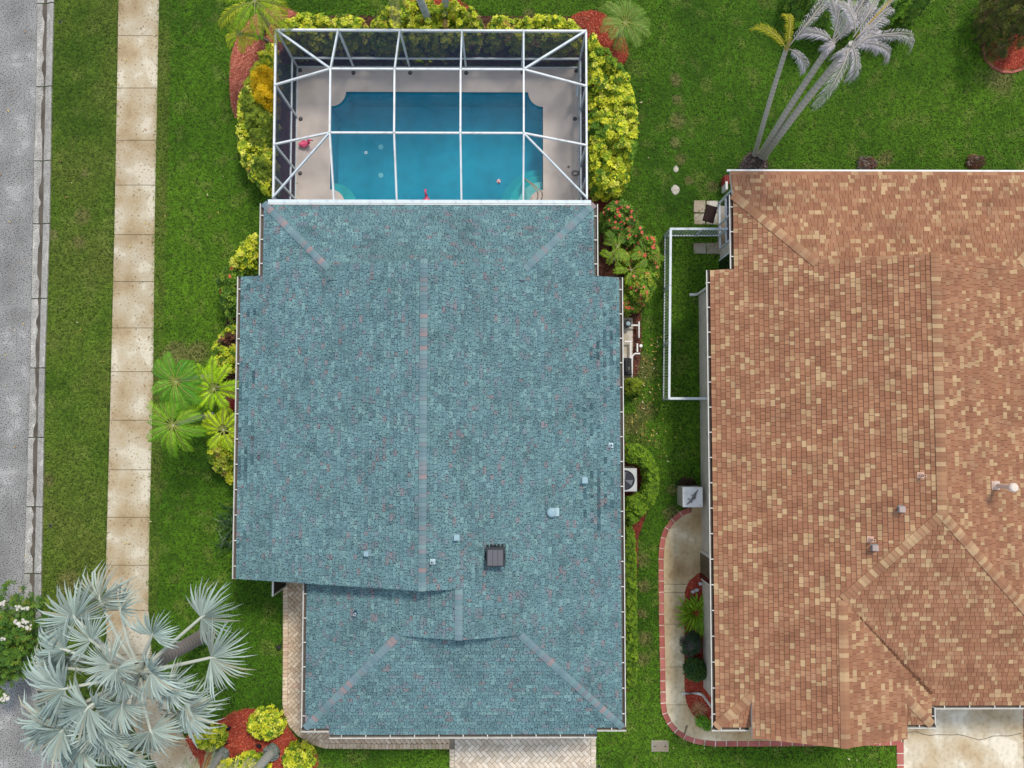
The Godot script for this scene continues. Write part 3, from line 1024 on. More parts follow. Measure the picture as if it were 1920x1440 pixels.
func build_blue_house() -> void:
	var house := thing("blue_roofed_house", "single-storey house with teal blue shingle roof between pool and driveway", "house", Vector3.ZERO)
	var s := 0.30
	var xr := -2.67
	var hr := 5.0
	var h_at := func(x: float) -> float: return hr - s * absf(x - xr)
	var xl := -9.30
	var xe := 4.03
	var xl2 := -8.47
	var xe2 := 3.13
	var zt := -7.83
	var zg := -5.38                      # upper gable
	var zf := 5.30                       # front gable of the main roof
	var x2 := -1.51                      # second ridge
	var h2: float = h_at.call(x2)
	var xf := -6.84
	var z2 := 6.95
	var half2 := 2.04
	var ze := 10.31
	var hb: float = h_at.call(xl2)
	var zs := -5.28                      # where the eave steps out
	var left := Slope.new([Vector2(xl2, zt), Vector2(xl2 + 2.45, zt + 2.45), Vector2(xl2 + 2.45, zg - 0.12), Vector2(xr, zg - 0.12), Vector2(xr, zf), Vector2(xl, zf - 0.04), Vector2(xl, zs), Vector2(xl2, zs)], Vector2(xl, 0), Vector2(1, 0), h_at.call(xl), s)
	var right := Slope.new([Vector2(xr, zg - 0.12), Vector2(xe2 - 2.45, zg - 0.12), Vector2(xe2 - 2.45, zt + 2.45), Vector2(xe2, zt), Vector2(xe2, zs), Vector2(xe, zs), Vector2(xe, ze), Vector2(x2 + half2, z2), Vector2(x2, z2), Vector2(x2, zf), Vector2(xr, zf)], Vector2(xe, 0), Vector2(-1, 0), h_at.call(xe), s)
	var top := Slope.new([Vector2(xl2, zt), Vector2(xe2, zt), Vector2(xe2 - 2.45, zt + 2.45), Vector2(xe2 - 2.45, zt + 2.85), Vector2(xl2 + 2.45, zt + 2.85), Vector2(xl2 + 2.45, zt + 2.45)], Vector2(0, zt), Vector2(0, 1), hb, s)
	var wing := Slope.new([Vector2(x2 - 0.9, zf - 0.45), Vector2(x2, zf), Vector2(x2, z2), Vector2(x2 - half2, z2), Vector2(xf, ze), Vector2(xf, zf - 0.45)], Vector2(xf, 0), Vector2(1, 0), h2 - s * (x2 - xf), s)
	var sf: float = (h2 - s * half2 - (h2 - s * (x2 - xf))) / (ze - z2)
	var hf: float = h2 - s * (x2 - xf)
	var front := Slope.new([Vector2(x2 - half2, z2), Vector2(x2 - half2 + 0.1, z2 - 0.4), Vector2(x2 + half2 - 0.1, z2 - 0.4), Vector2(x2 + half2, z2), Vector2(xe, ze), Vector2(3.16, ze), Vector2(3.16, ze + 0.25), Vector2(-6.03, ze + 0.25), Vector2(-6.03, ze), Vector2(xf, ze)], Vector2(0, ze), Vector2(0, -1), hf, sf)
	var slopes := [left, right, top, wing, front]
	# walls
	var cream := K(0.66, 0.60, 0.50)
	wall_block(house, rect(-8.9, -4.8, 3.6, 4.9), 2.85, cream)
	wall_block(house, rect(-8.0, -7.4, 2.7, -4.8), 2.95, cream)
	wall_block(house, rect(-6.45, 4.9, 3.6, 9.9), 2.85, cream)
	gable_wall(house, xl + 0.5, xe - 0.5, xr, zf - 0.42, 2.9, hr - 0.15, cream)
	gable_wall(house, xl2 + 2.45, xe2 - 2.45, xr, zg + 0.36, hb + 0.7, hr - 0.1, cream)
	gable_wall(house, x2 - half2, x2 + half2, x2, z2 - 0.36, h2 - s * half2 - 0.05, h2 - 0.05, cream)
	# roof
	var rb := MB.new()
	for q in slopes: deck(rb, q, K(0.10, 0.17, 0.19))
	var roof := part("roof", rb, M.shingle_plain, house)
	var tones := []
	for q in [[K(0.134, 0.242, 0.270), 6], [K(0.121, 0.220, 0.248), 5], [K(0.148, 0.268, 0.292), 5], [K(0.176, 0.306, 0.322), 3], [K(0.108, 0.192, 0.220), 3], [K(0.158, 0.216, 0.250), 3], [K(0.20, 0.204, 0.226), 1.0], [K(0.140, 0.252, 0.278), 4]]:
		for i in int(q[1]): tones.append(q[0])
	var stains := [[-9.0, -4.4, 0.55, 0.9], [-9.05, -1.4, 0.5, 1.2], [-9.0, 1.2, 0.55, 1.3], [3.6, -2.6, 0.7, 1.9], [3.3, 2.4, 0.7, 1.3], [2.9, -0.4, 0.6, 0.8], [-9.1, 3.6, 0.3, 0.6]]
	var loose := []
	var rest := MB.new()
	for q in slopes:
		shingles(roof, q, 0.128, [0.11, 0.15, 0.18, 0.22, 0.26], tones, M.shingle, 0.13, stains, loose, rest)
	finish_shingles(roof, loose, 0.128, tones, M.shingle, 0.13, rest, "blue")
	print("blue shingles ", loose.size())
	var cap := [K(0.15, 0.25, 0.285), K(0.165, 0.265, 0.30), K(0.18, 0.29, 0.315), K(0.20, 0.31, 0.335), K(0.155, 0.24, 0.28), K(0.235, 0.255, 0.285), K(0.31, 0.255, 0.27), K(0.20, 0.25, 0.285), K(0.175, 0.265, 0.305), K(0.195, 0.29, 0.325), K(0.185, 0.275, 0.315)]
	caps(roof, Vector3(xr, hr, zf), Vector3(xr, hr, zg - 0.12), s, 0.25, 0.15, cap, M.shingle_plain, "blue")
	caps(roof, Vector3(x2, h2, z2), Vector3(x2, h2, zf + 0.02), s, 0.25, 0.15, cap, M.shingle_plain, "blue")
	for q in [[Vector2(xl2, zt), Vector2(xl2 + 2.45, zt + 2.45)], [Vector2(xe2, zt), Vector2(xe2 - 2.45, zt + 2.45)], [Vector2(xf, ze), Vector2(x2 - half2, z2)], [Vector2(xe, ze), Vector2(x2 + half2, z2)]]:
		var hh: float = (hb if q[0].y < 0 else hf)
		var hi: float = (top.h(q[1]) if q[0].y < 0 else front.h(q[1]))
		if q[0].x == xe: hh = front.h(q[0])
		caps(roof, Vector3(q[0].x, hh, q[0].y), Vector3(q[1].x, hi, q[1].y), s * 0.72, 0.25, 0.15, cap, M.shingle_plain, "blue")
	# gutters
	var E := func(x: float, z: float, sl: Slope) -> Vector3: return Vector3(x, sl.h(Vector2(x, z)) + 0.015, z)
	gutter(house, E.call(xl, zs, left), E.call(xl, zf - 0.04, left), Vector3.LEFT)
	gutter(house, E.call(xl2, zt, left), E.call(xl2, zs, left), Vector3.LEFT)
	gutter(house, E.call(xe2, zt, right), E.call(xe2, zs, right), Vector3.RIGHT)
	gutter(house, E.call(xe, zs, right), E.call(xe, ze, right), Vector3.RIGHT)
	gutter(house, E.call(xf, zf + 0.05, wing), E.call(xf, ze, wing), Vector3.LEFT)
	gutter(house, E.call(-6.03, ze + 0.25, front), E.call(3.16, ze + 0.25, front), Vector3.BACK)
	gutter(house, E.call(xf - 0.14, ze, front), E.call(-6.03, ze, front), Vector3.BACK)
	gutter(house, E.call(3.16, ze, front), E.call(xe + 0.14, ze, front), Vector3.BACK)
	# roof fittings
	var pale := K(0.27, 0.40, 0.47)
	for q in [[691, 1037, 0.15], [854, 1007, 0.17], [1093, 900, 0.19]]:
		var r = on_roof(q[0], q[1], slopes)
		box_vent(house, r[0], r[1], q[2], pale)
	var r2 = on_roof(1034, 960, slopes)
	var tb := MB.new()
	var tt := Basis(Vector3(0, 0, 1), r2[1].normal(), Vector3(0, 0, 1).cross(r2[1].normal()))
	tb.box(r2[0] + Vector3(0.10, 0.012, 0), Vector3(0.28, 0.012, 0.34), K(0.36, 0.50, 0.56), tt)
	tb.lathe([[0.10, -0.05], [0.10, 0.10], [0.165, 0.11], [0.165, 0.16], [0.13, 0.20], [0.07, 0.225], [0.0, 0.23]], r2[0], 20, pale)
	part("round_vent", tb, M.white_metal, house)
	for q in [[811, 1053, 0.045, 0.28], [667, 1150, 0.05, 0.22], [1145, 835, 0.045, 0.2]]:
		var r = on_roof(q[0], q[1], slopes)
		pipe_vent(house, r[0], r[1], q[2], q[3], K(0.42, 0.50, 0.55), 0.17 if q[0] != 667 else 0.14, K(0.45, 0.58, 0.64) if q[0] != 667 else K(0.02, 0.06, 0.12))
	# solar attic fan: dark shroud, tilted panel
	var f = on_roof(928, 1041, slopes)
	var sb := MB.new()
	sb.lathe([[0.30, -0.04], [0.30, 0.16], [0.34, 0.19], [0.30, 0.24], [0.0, 0.26]], f[0], 20, K(0.015, 0.018, 0.025))
	sb.box(f[0] + f[1].normal() * 0.012, Vector3(0.72, 0.02, 0.72), K(0.02, 0.025, 0.03), Basis(Vector3(0, 0, 1), f[1].normal(), Vector3(0, 0, 1).cross(f[1].normal())))
	var fan := part("solar_fan", sb, M.dark_metal, house)
	var tilt := Basis.from_euler(Vector3(-0.16, 0, -0.10))
	var pb := MB.new()
	pb.slab(f[0] + Vector3(0.02, 0.34, 0.0), Vector3(0.60, 0.05, 0.64), 0.012, K(0.02, 0.025, 0.035), tilt)
	part("panel_frame", pb, M.dark_metal, fan)
	for i in 3:
		var cb := MB.new()
		for j in 6:
			cb.box(f[0] + Vector3(0.02, 0.34, 0.0) + tilt * Vector3(-0.18 + i * 0.17 + (j - 2.5) * 0.026, 0.028, 0.03), Vector3(0.019, 0.006, 0.50), K(0.11, 0.115, 0.14), tilt)
		part("solar_cell", cb, M.plastic, fan)
	# white flashing at the second ridge's valley and the beam the pool cage hangs on
	var gb := MB.new()
	gb.slab(Vector3(-2.65, hb - 0.02, zt - 0.07), Vector3(11.35, 0.13, 0.13), 0.01, K(0.58, 0.66, 0.72))
	gb.slab(Vector3(-2.65, hb + 0.035, zt + 0.03), Vector3(11.35, 0.04, 0.045), 0.008, K(0.68, 0.68, 0.67))
	part("gutter_beam", gb, M.white_metal, house)

func build_brown_house() -> void:
	var pivot := Vector3(14.15, 0, 2.84)
	var house := thing("brown_roofed_house", "single-storey house with terracotta brown shingle roof and cream wall", "house", pivot)
	house.rotation.y = 0.0
	var s := 0.33
	var xr := 14.15
	var hr := 5.2
	var o := Vector2(pivot.x, pivot.z)
	var V := func(x: float, z: float) -> Vector2: return Vector2(x, z) - o
	var h_at := func(x: float) -> float: return hr - s * absf(x - xr)
	var xl := 7.28
	var xl2 := 8.06
	var zh := -8.20
	var zt := -9.14
	var zg := -5.60
	var zs := -5.55
	var x2 := 11.25
	var z1 := 2.84 + (xr - x2)
	var h2: float = h_at.call(x2)
	var zf := 10.60
	var xg := 14.68
	var left := Slope.new([V.call(xl2, zh), V.call(xl2 + 2.6, zg), V.call(xl2 + 2.6, zg - 0.1), V.call(xr, zg - 0.1), V.call(xr, 2.84), V.call(x2, z1), V.call(x2, zf), V.call(8.44, zf), V.call(8.44, 9.20), V.call(xl, 10.36), V.call(xl, zs), V.call(xl2, zs)], V.call(xl, 0), Vector2(1, 0), h_at.call(xl), s)
	var hip := Slope.new([V.call(xr, 2.84), V.call(20.94, 9.63), V.call(xg, 9.63), V.call(xg, z1 + xg - x2), V.call(x2, z1)], V.call(0, 9.63), Vector2(0, -1), hr - s * (9.63 - 2.84), s)
	var garage := Slope.new([V.call(x2, z1), V.call(xg, z1 + xg - x2), V.call(xg, 10.23), V.call(13.68, 9.23), V.call(13.68, zf), V.call(x2, zf)], V.call(xg, 0), Vector2(-1, 0), h2 - s * (xg - x2), s)
	var ret_l := Slope.new([V.call(xl, 10.36), V.call(8.44, 9.20), V.call(8.75, 9.20), V.call(8.75, 10.36)], V.call(0, 10.36), Vector2(0, -1), h_at.call(xl), s)
	var ret_r := Slope.new([V.call(xg, 10.23), V.call(13.68, 9.23), V.call(13.4, 9.23), V.call(13.4, 10.23)], V.call(0, 10.23), Vector2(0, -1), h2 - s * (xg - x2), s)
	var htop: float = h_at.call(xl2)
	var top := Slope.new([V.call(xl2, zt), V.call(20.24, zt), V.call(20.24, zh), V.call(17.65, zg), V.call(xl2 + 2.6, zg), V.call(xl2, zh)], V.call(0, zh), Vector2(0, 1), htop, s)
	var right := Slope.new([V.call(xr, zg - 0.1), V.call(17.65, zg - 0.1), V.call(17.65, zg), V.call(20.24, zh), V.call(20.24, zs), V.call(20.94, zs), V.call(20.94, 9.63), V.call(xr, 2.84)], V.call(20.94, 0), Vector2(-1, 0), h_at.call(20.94), s)
	var slopes := [left, hip, garage, ret_l, ret_r, top, right]
	var beige := K(0.66, 0.61, 0.53)
	var back := func(r: PackedVector2Array) -> PackedVector2Array:
		var q := PackedVector2Array()
		for e in r: q.append(e - o)
		return q
	for w in [[rect(7.55, -5.1, 20.6, 9.2), 2.9], [rect(7.55, 9.2, 14.4, 9.9), 2.9], [rect(10.4, -8.6, 19.8, -5.1), 2.95], [rect(8.40, -6.9, 10.4, -5.1), 2.95]]:
		var b := MB.new()
		b.prism(back.call(w[0]), 0.0, w[1], beige)
		part("wall", b, M.stucco, house)
		bare.append(w[0])
	gable_wall(house, 8.5 - o.x, 13.6 - o.x, x2 - o.x, zf - 0.35 - o.y, 2.9, h2 - 0.1, beige)
	gable_wall(house, xl2 + 2.6 - o.x, 17.65 - o.x, xr - o.x, zg + 0.1 - o.y, htop + 0.8, hr - 0.1, beige)
	var rb := MB.new()
	for q in slopes: deck(rb, q, K(0.22, 0.10, 0.065))
	var roof := part("roof", rb, M.shingle_plain, house)
	var tones := []
	for q in [[K(0.365, 0.178, 0.102), 7], [K(0.340, 0.160, 0.092), 7], [K(0.390, 0.200, 0.116), 6], [K(0.42, 0.232, 0.135), 4], [K(0.485, 0.312, 0.175), 3], [K(0.53, 0.36, 0.205), 2], [K(0.315, 0.146, 0.085), 3]]:
		for i in int(q[1]): tones.append(q[0])
	var loose := []
	var rest := MB.new()
	var stains := []
	for q in slopes:
		shingles(roof, q, 0.165, [0.12, 0.15, 0.18, 0.21, 0.24], tones, M.shingle_plain, 0.20, stains if q == top else [], loose, rest)
	# sight distances above are taken before the house is moved; good enough to rank by
	for l in loose:
		var eye: Vector3 = l[1].origin + pivot - Vector3(0, EYE, 0)
		l[0] = l[2] * 0.15 * absf(l[1].basis.y.dot(eye.normalized())) / eye.length_squared()
		if not in_frame(l[1].origin + pivot): l[0] = 0.0
	finish_shingles(roof, loose, 0.165, tones, M.shingle_plain, 0.20, rest, "brown")
	print("brown shingles ", loose.size())
	var cap := [K(0.375, 0.196, 0.112), K(0.34, 0.172, 0.099), K(0.41, 0.228, 0.132), K(0.53, 0.36, 0.205), K(0.46, 0.285, 0.165), K(0.36, 0.182, 0.105)]
	var L := func(x: float, y: float, z: float) -> Vector3: return Vector3(x, y, z) - Vector3(o.x, 0, o.y)
	caps(roof, L.call(xr, hr, 2.84), L.call(xr, hr, zg - 0.1), s, 0.32, 0.155, cap, M.shingle_plain, "brown")
	caps(roof, L.call(x2, h2, zf), L.call(x2, h2, z1 + 0.05), s, 0.32, 0.155, cap, M.shingle_plain, "brown")
	for q in [[L.call(x2, h2, z1), L.call(xr, hr, 2.84)], [L.call(20.94, h_at.call(20.94), 9.63), L.call(xr, hr, 2.84)], [L.call(xl2, htop, zh), L.call(xl2 + 2.6, h_at.call(xl2 + 2.6), zg)], [L.call(20.24, htop, zh), L.call(17.65, h_at.call(17.65), zg)], [L.call(xl, h_at.call(xl), 10.36), L.call(8.44, h_at.call(8.44), 9.20)], [L.call(xg, h2 - s * (xg - x2), 10.23), L.call(13.68, h2 - s * (13.68 - x2), 9.23)]]:
		caps(roof, q[0], q[1], s * 0.72, 0.32, 0.155, cap, M.shingle_plain, "brown")
	var E := func(x: float, z: float, sl: Slope) -> Vector3:
		var q: Vector2 = V.call(x, z)
		return Vector3(q.x, sl.h(q) + 0.015, q.y)
	gutter(house, E.call(xl, zs, left), E.call(xl, 10.36, left), Vector3.LEFT)
	gutter(house, E.call(xl2, zh, left), E.call(xl2, zs, left), Vector3.LEFT)
	gutter(house, E.call(xl - 0.14, 10.36, ret_l), E.call(8.44, 10.36, ret_l), Vector3.BACK)
	gutter(house, E.call(13.68, 10.23, ret_r), E.call(xg + 0.14, 10.23, ret_r), Vector3.BACK)
	gutter(house, E.call(xg, 9.66, garage), E.call(xg, 10.23, garage), Vector3.RIGHT)
	gutter(house, E.call(xg + 0.1, 9.63, hip), E.call(20.9, 9.63, hip), Vector3.BACK)
	var fb := MB.new()
	fb.slab(L.call(14.15, top.h(V.call(0, zt)) - 0.04, zt - 0.035), Vector3(12.4, 0.10, 0.07), 0.01, K(0.78, 0.78, 0.77))
	part("fascia_trim", fb, M.white_metal, house)
	# leaves and grit in the garage valley, coloured dark to paint its shadow too
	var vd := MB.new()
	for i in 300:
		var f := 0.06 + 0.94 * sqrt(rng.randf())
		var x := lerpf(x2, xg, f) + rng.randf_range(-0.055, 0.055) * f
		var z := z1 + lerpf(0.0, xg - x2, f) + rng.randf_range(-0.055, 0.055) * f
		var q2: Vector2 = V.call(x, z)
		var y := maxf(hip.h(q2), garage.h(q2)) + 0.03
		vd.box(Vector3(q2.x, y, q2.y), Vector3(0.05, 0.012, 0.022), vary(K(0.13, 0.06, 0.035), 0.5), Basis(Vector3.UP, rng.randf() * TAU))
	part("valley_litter_shade", vd, M.wood_chip, house).set_meta("kind", "stuff")
	# downspouts against the wall
	for z in [P(1305, 553).z, P(1300, 1299).z]:
		var db := MB.new()
		var x := 7.47
		db.tube([L.call(xl - 0.07, 2.72, z), L.call(xl - 0.05, 2.6, z), L.call(x, 2.35, z), L.call(x, 0.22, z), L.call(x - 0.10, 0.08, z), L.call(x - (0.28 if z < 0 else 0.75), 0.05, z)], [0.055, 0.055, 0.055, 0.055, 0.06, 0.06], 4, K(0.78, 0.78, 0.76))
		part("downspout", db, M.white_metal, house)
	# windows and doors in the wall that the camera sees
	for q in [[2.9, 1.5, 0.9, 1.0], [5.3, 0.0, 1.0, 2.1]]:
		var wb := MB.new()
		wb.box(L.call(7.53, q[1] + q[3] * 0.5, q[0]), Vector3(0.05, q[3] + 0.12, q[2] + 0.12), K(0.72, 0.72, 0.70))
		var fr := part("window" if q[1] > 0.0 else "door", wb, M.white_metal, house)
		var gb := MB.new()
		gb.box(L.call(7.50, q[1] + q[3] * 0.5, q[0]), Vector3(0.03, q[3] - 0.06, q[2] - 0.06), Color.WHITE)
		part("pane", gb, M.glass, fr)
	var world_slopes := slopes
	# fittings on this roof (its own axes are turned by less than a degree; place them in world then bring back)
	var inv := house.transform.affine_inverse()
	var find := func(px: float, py: float) -> Array:
		var h := 4.0
		var bs: Slope = left
		var lp := Vector3.ZERO
		for it in 6:
			lp = inv * P(px, py, h)
			for q in slopes:
				if Geometry2D.is_point_in_polygon(Vector2(lp.x, lp.z), q.poly):
					bs = q
					h = q.h(Vector2(lp.x, lp.z))
		return [lp, bs]
	for q in [[1726, 891], [1632, 1011]]:
		var r = find.call(q[0], q[1])
		pipe_vent(house, r[0], r[1], 0.045, 0.32, K(0.62, 0.42, 0.34), 0.20, K(0.60, 0.40, 0.32))
	for q in [[1690, 954], [1640, 1026]]:
		var r = find.call(q[0], q[1])
		box_vent(house, r[0], r[1], 0.17, K(0.42, 0.34, 0.32), 0.24)
	var r3 = find.call(1866, 910)
	var vb := MB.new()
	vb.box(r3[0] + Vector3(0, 0.03, 0), Vector3(0.30, 0.01, 0.36), K(0.50, 0.36, 0.29), Basis(Vector3(0, 0, 1), r3[1].normal(), Vector3(0, 0, 1).cross(r3[1].normal())))
	vb.lathe([[0.16, 0.0], [0.13, 0.10], [0.075, 0.16], [0.075, 0.95], [0.075, 0.95]], r3[0], 16, K(0.60, 0.49, 0.42))
	vb.lathe([[0.10, 0.90], [0.15, 0.94], [0.15, 1.02], [0.11, 1.07], [0.0, 1.08]], r3[0], 18, K(0.64, 0.55, 0.48))
	part("flue", vb, M.paint, house)
	# screened porch on the pool-side corner
	var porch := thing("screen_porch", "white framed screen porch tucked under the brown roof corner", "porch", P(1350, 400))
	var po := porch.position
	var white := K(0.66, 0.72, 0.77)  # white frame with the bluish cast of its shade put into the colour
	var x0 := 8.40 - po.x
	for z in [-8.75, -7.9, -6.95]:
		var b := MB.new()
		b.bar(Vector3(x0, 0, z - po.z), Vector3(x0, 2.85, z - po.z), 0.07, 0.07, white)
		part("post", b, M.white_metal, porch)
	for h in [0.06, 1.0, 2.75]:
		var b := MB.new()
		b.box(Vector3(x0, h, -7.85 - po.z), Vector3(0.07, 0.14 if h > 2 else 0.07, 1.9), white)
		part("rail", b, M.white_metal, porch)
	for z in [-8.32, -7.43]:
		var b := MB.new()
		b.box(Vector3(x0 + 0.01, 1.9, z - po.z), Vector3(0.01, 1.65, 0.84), Color.WHITE)
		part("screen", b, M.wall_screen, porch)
	var fl := MB.new()
	fl.slab(Vector3(9.35 - po.x, 0.03, -7.7 - po.z), Vector3(2.05, 0.06, 1.9), 0.01, K(0.5, 0.46, 0.42))
	part("floor_slab", fl, M.concrete, porch)
	bare.append(rect(8.33, -8.8, 10.4, -6.7))
	# sliding door pane in the wall beside it
	var dw := MB.new()
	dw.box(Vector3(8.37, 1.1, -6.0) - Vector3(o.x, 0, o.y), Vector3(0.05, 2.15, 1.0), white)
	var door := part("sliding_door", dw, M.white_metal, house)
	var dg := MB.new()
	dg.box(Vector3(8.335, 1.1, -6.0) - Vector3(o.x, 0, o.y), Vector3(0.03, 1.95, 0.84), Color.WHITE)
	part("pane", dg, M.glass, door)

func in_frame(p: Vector3) -> bool:
	var q := lens.inverse() * (p - Vector3(0, EYE, 0))
	return absf(q.x / q.z) < 960.0 / FOC and absf(q.y / q.z) < 720.0 / FOC


# ---------------------------------------------------------------- pool and its cage
func arc(c: Vector2, r: float, a0: float, a1: float, n: int) -> PackedVector2Array:
	var p := PackedVector2Array()
	for i in n + 1:
		var a := deg_to_rad(lerpf(a0, a1, i / float(n)))
		p.append(c + Vector2(cos(a), sin(a)) * r)
	return p

func build_pool() -> void:
	var h := 0.05
	var a := Q(621, 172, h)
	var b := Q(1018, 172, h)
	var x0 := a.x
	var x1 := b.x
	var z0 := a.y
	var z1 := Q(800, 383, h).y
	var r := 0.58
	# rectangle whose corners are bitten off by quarter rounds
	var rim := PackedVector2Array()
	rim.append_array(arc(Vector2(x0, z0), r, 90, 0, 10))
	rim.append_array(arc(Vector2(x1, z0), r, 180, 90, 10))
	rim.append_array(arc(Vector2(x1, z1), r, 270, 180, 10))
	rim.append_array(arc(Vector2(x0, z1), r, 360, 270, 10))
	# deck with the pool cut out: four strips and four corner fans keep it one sheet
	var deck_poly := PackedVector2Array([Q(556, 126, 0), Q(1089, 126, 0), Q(1089, 430, 0), Q(556, 430, 0)])
	bare.append(deck_poly)
	var d := MB.new()
	var k := K(0.545, 0.485, 0.45)
	var D0 := deck_poly[0]
	var D1 := deck_poly[2]
	for q in [rect(D0.x, D0.y, x0, D1.y), rect(x1, D0.y, D1.x, D1.y), rect(x0, D0.y, x1, z0), rect(x0, z1, x1, D1.y)]:
		d.prism(q, 0.0, h, k)
	for c in [[x0, z0, 0, 90], [x1, z0, 90, 180], [x1, z1, 180, 270], [x0, z1, 270, 360]]:
		var fan := PackedVector2Array([Vector2(c[0], c[1])])
		fan.append_array(arc(Vector2(c[0], c[1]), r, c[2], c[3], 10))
		d.prism(fan, 0.0, h, k)
	ground("pool_deck", d, M.deck)
	var pool := thing("swimming_pool", "turquoise swimming pool with rounded notched corners inside the cage", "pool", Vector3((x0 + x1) * 0.5, 0, (z0 + z1) * 0.5))
	var o := pool.position
	var loc := PackedVector2Array()
	for q in rim: loc.append(q - Vector2(o.x, o.z))
	var bb := MB.new()
	var blue := K(0.001, 0.33, 0.50)
	var teal := K(0.03, 0.44, 0.46)
	var depth := -1.5
	for i in loc.size():
		var p := loc[i]
		var q := loc[(i + 1) % loc.size()]
		bb.quad(Vector3(p.x, depth, p.y), Vector3(q.x, depth, q.y), Vector3(q.x, h - 0.002, q.y), Vector3(p.x, h - 0.002, p.y), blue)
	var ids := Geometry2D.triangulate_polygon(loc)
	for i in range(0, ids.size(), 3):
		bb.tri(Vector3(loc[ids[i]].x, depth, loc[ids[i]].y), Vector3(loc[ids[i + 1]].x, depth, loc[ids[i + 1]].y), Vector3(loc[ids[i + 2]].x, depth, loc[ids[i + 2]].y), blue)
	part("basin", bb, M.plaster, pool)
	# entry steps in the corner by the handrail, and the corner seat
	var cr := Vector2(x1, z1) - Vector2(o.x, o.z)
	var n := 0
	for q in [[1.72, -0.95], [1.36, -0.62], [1.0, -0.28]]:
		var st := MB.new()
		var cut := Geometry2D.intersect_polygons(loc, arc(cr, q[0], 0, 350, 40))
		st.prism(cut[0], depth, q[1], [K(0.008, 0.385, 0.46), K(0.03, 0.47, 0.50), K(0.20, 0.60, 0.58)][n])
		part("step", st, M.plaster, pool)
		n += 1
	var seat := MB.new()
	var cl := Vector2(x0, z1) - Vector2(o.x, o.z)
	seat.prism(Geometry2D.intersect_polygons(loc, arc(cl, 0.98, 0, 350, 36))[0], depth, -0.45, teal)
	part("corner_seat", seat, M.plaster, pool)
	for q in [[714, 276], [714, 329]]:
		var dm := MB.new()
		var at := P(q[0], q[1], depth) - o
		dm.lathe([[0.11, 0.0], [0.11, 0.015], [0.09, 0.03], [0.0, 0.035]], at, 20, K(0.22, 0.66, 0.74))
		part("main_drain", dm, M.plaster, pool)
	var wb := MB.new()
	for i in range(0, ids.size(), 3):
		var A := loc[ids[i]]
		var B := loc[ids[i + 1]]
		var C := loc[ids[i + 2]]
		if (B - A).cross(C - A) > 0.0:
			var t := B
			B = C
			C = t
		wb.tri(Vector3(A.x, -0.06, A.y), Vector3(B.x, -0.06, B.y), Vector3(C.x, -0.06, C.y), Color.WHITE)
	part("water", wb, M.water, pool)
	# fountain jets at the far wall
	var fb := MB.new()
	for i in 13:
		var f := -1.0 + i / 6.0
		var from := P(829 + f * 17, 178, 0.05) - o
		var to := P(829 + f * 27, 206 - absf(f) * 9, -0.06) - o
		var pts := []
		var rr := []
		for j in 7:
			var t := j / 6.0
			pts.append(from.lerp(to, t) + Vector3(0, 0.28 * 4.0 * t * (1.0 - t), 0))
			rr.append(0.006 * (1.0 - 0.4 * t))
		fb.tube(pts, rr, 5, Color.WHITE)
	part("fountain_jets", fb, M.spray, pool)
	for dx in [0.0, 8.0]:
		var hb := MB.new()
		var g := P(1008 + dx, 372, h) - o
		var e := P(982 + dx * 0.15, 336 + dx * 0.2, -0.3) - o
		var pts := [g, g + Vector3(0, 0.35, 0), g + Vector3(-0.02, 0.62, -0.06), g.lerp(e, 0.18) + Vector3(0, 0.72, 0), g.lerp(e, 0.5) + Vector3(0, 0.62, 0), g.lerp(e, 0.86) + Vector3(0, 0.30, 0), e + Vector3(0, 0.1, 0), e + Vector3(0, -0.45, 0)]
		hb.tube(pts, [0.022, 0.022, 0.022, 0.022, 0.022, 0.022, 0.022, 0.022], 8, K(0.42, 0.33, 0.24))
		part("handrail", hb, M.dark_metal, pool)

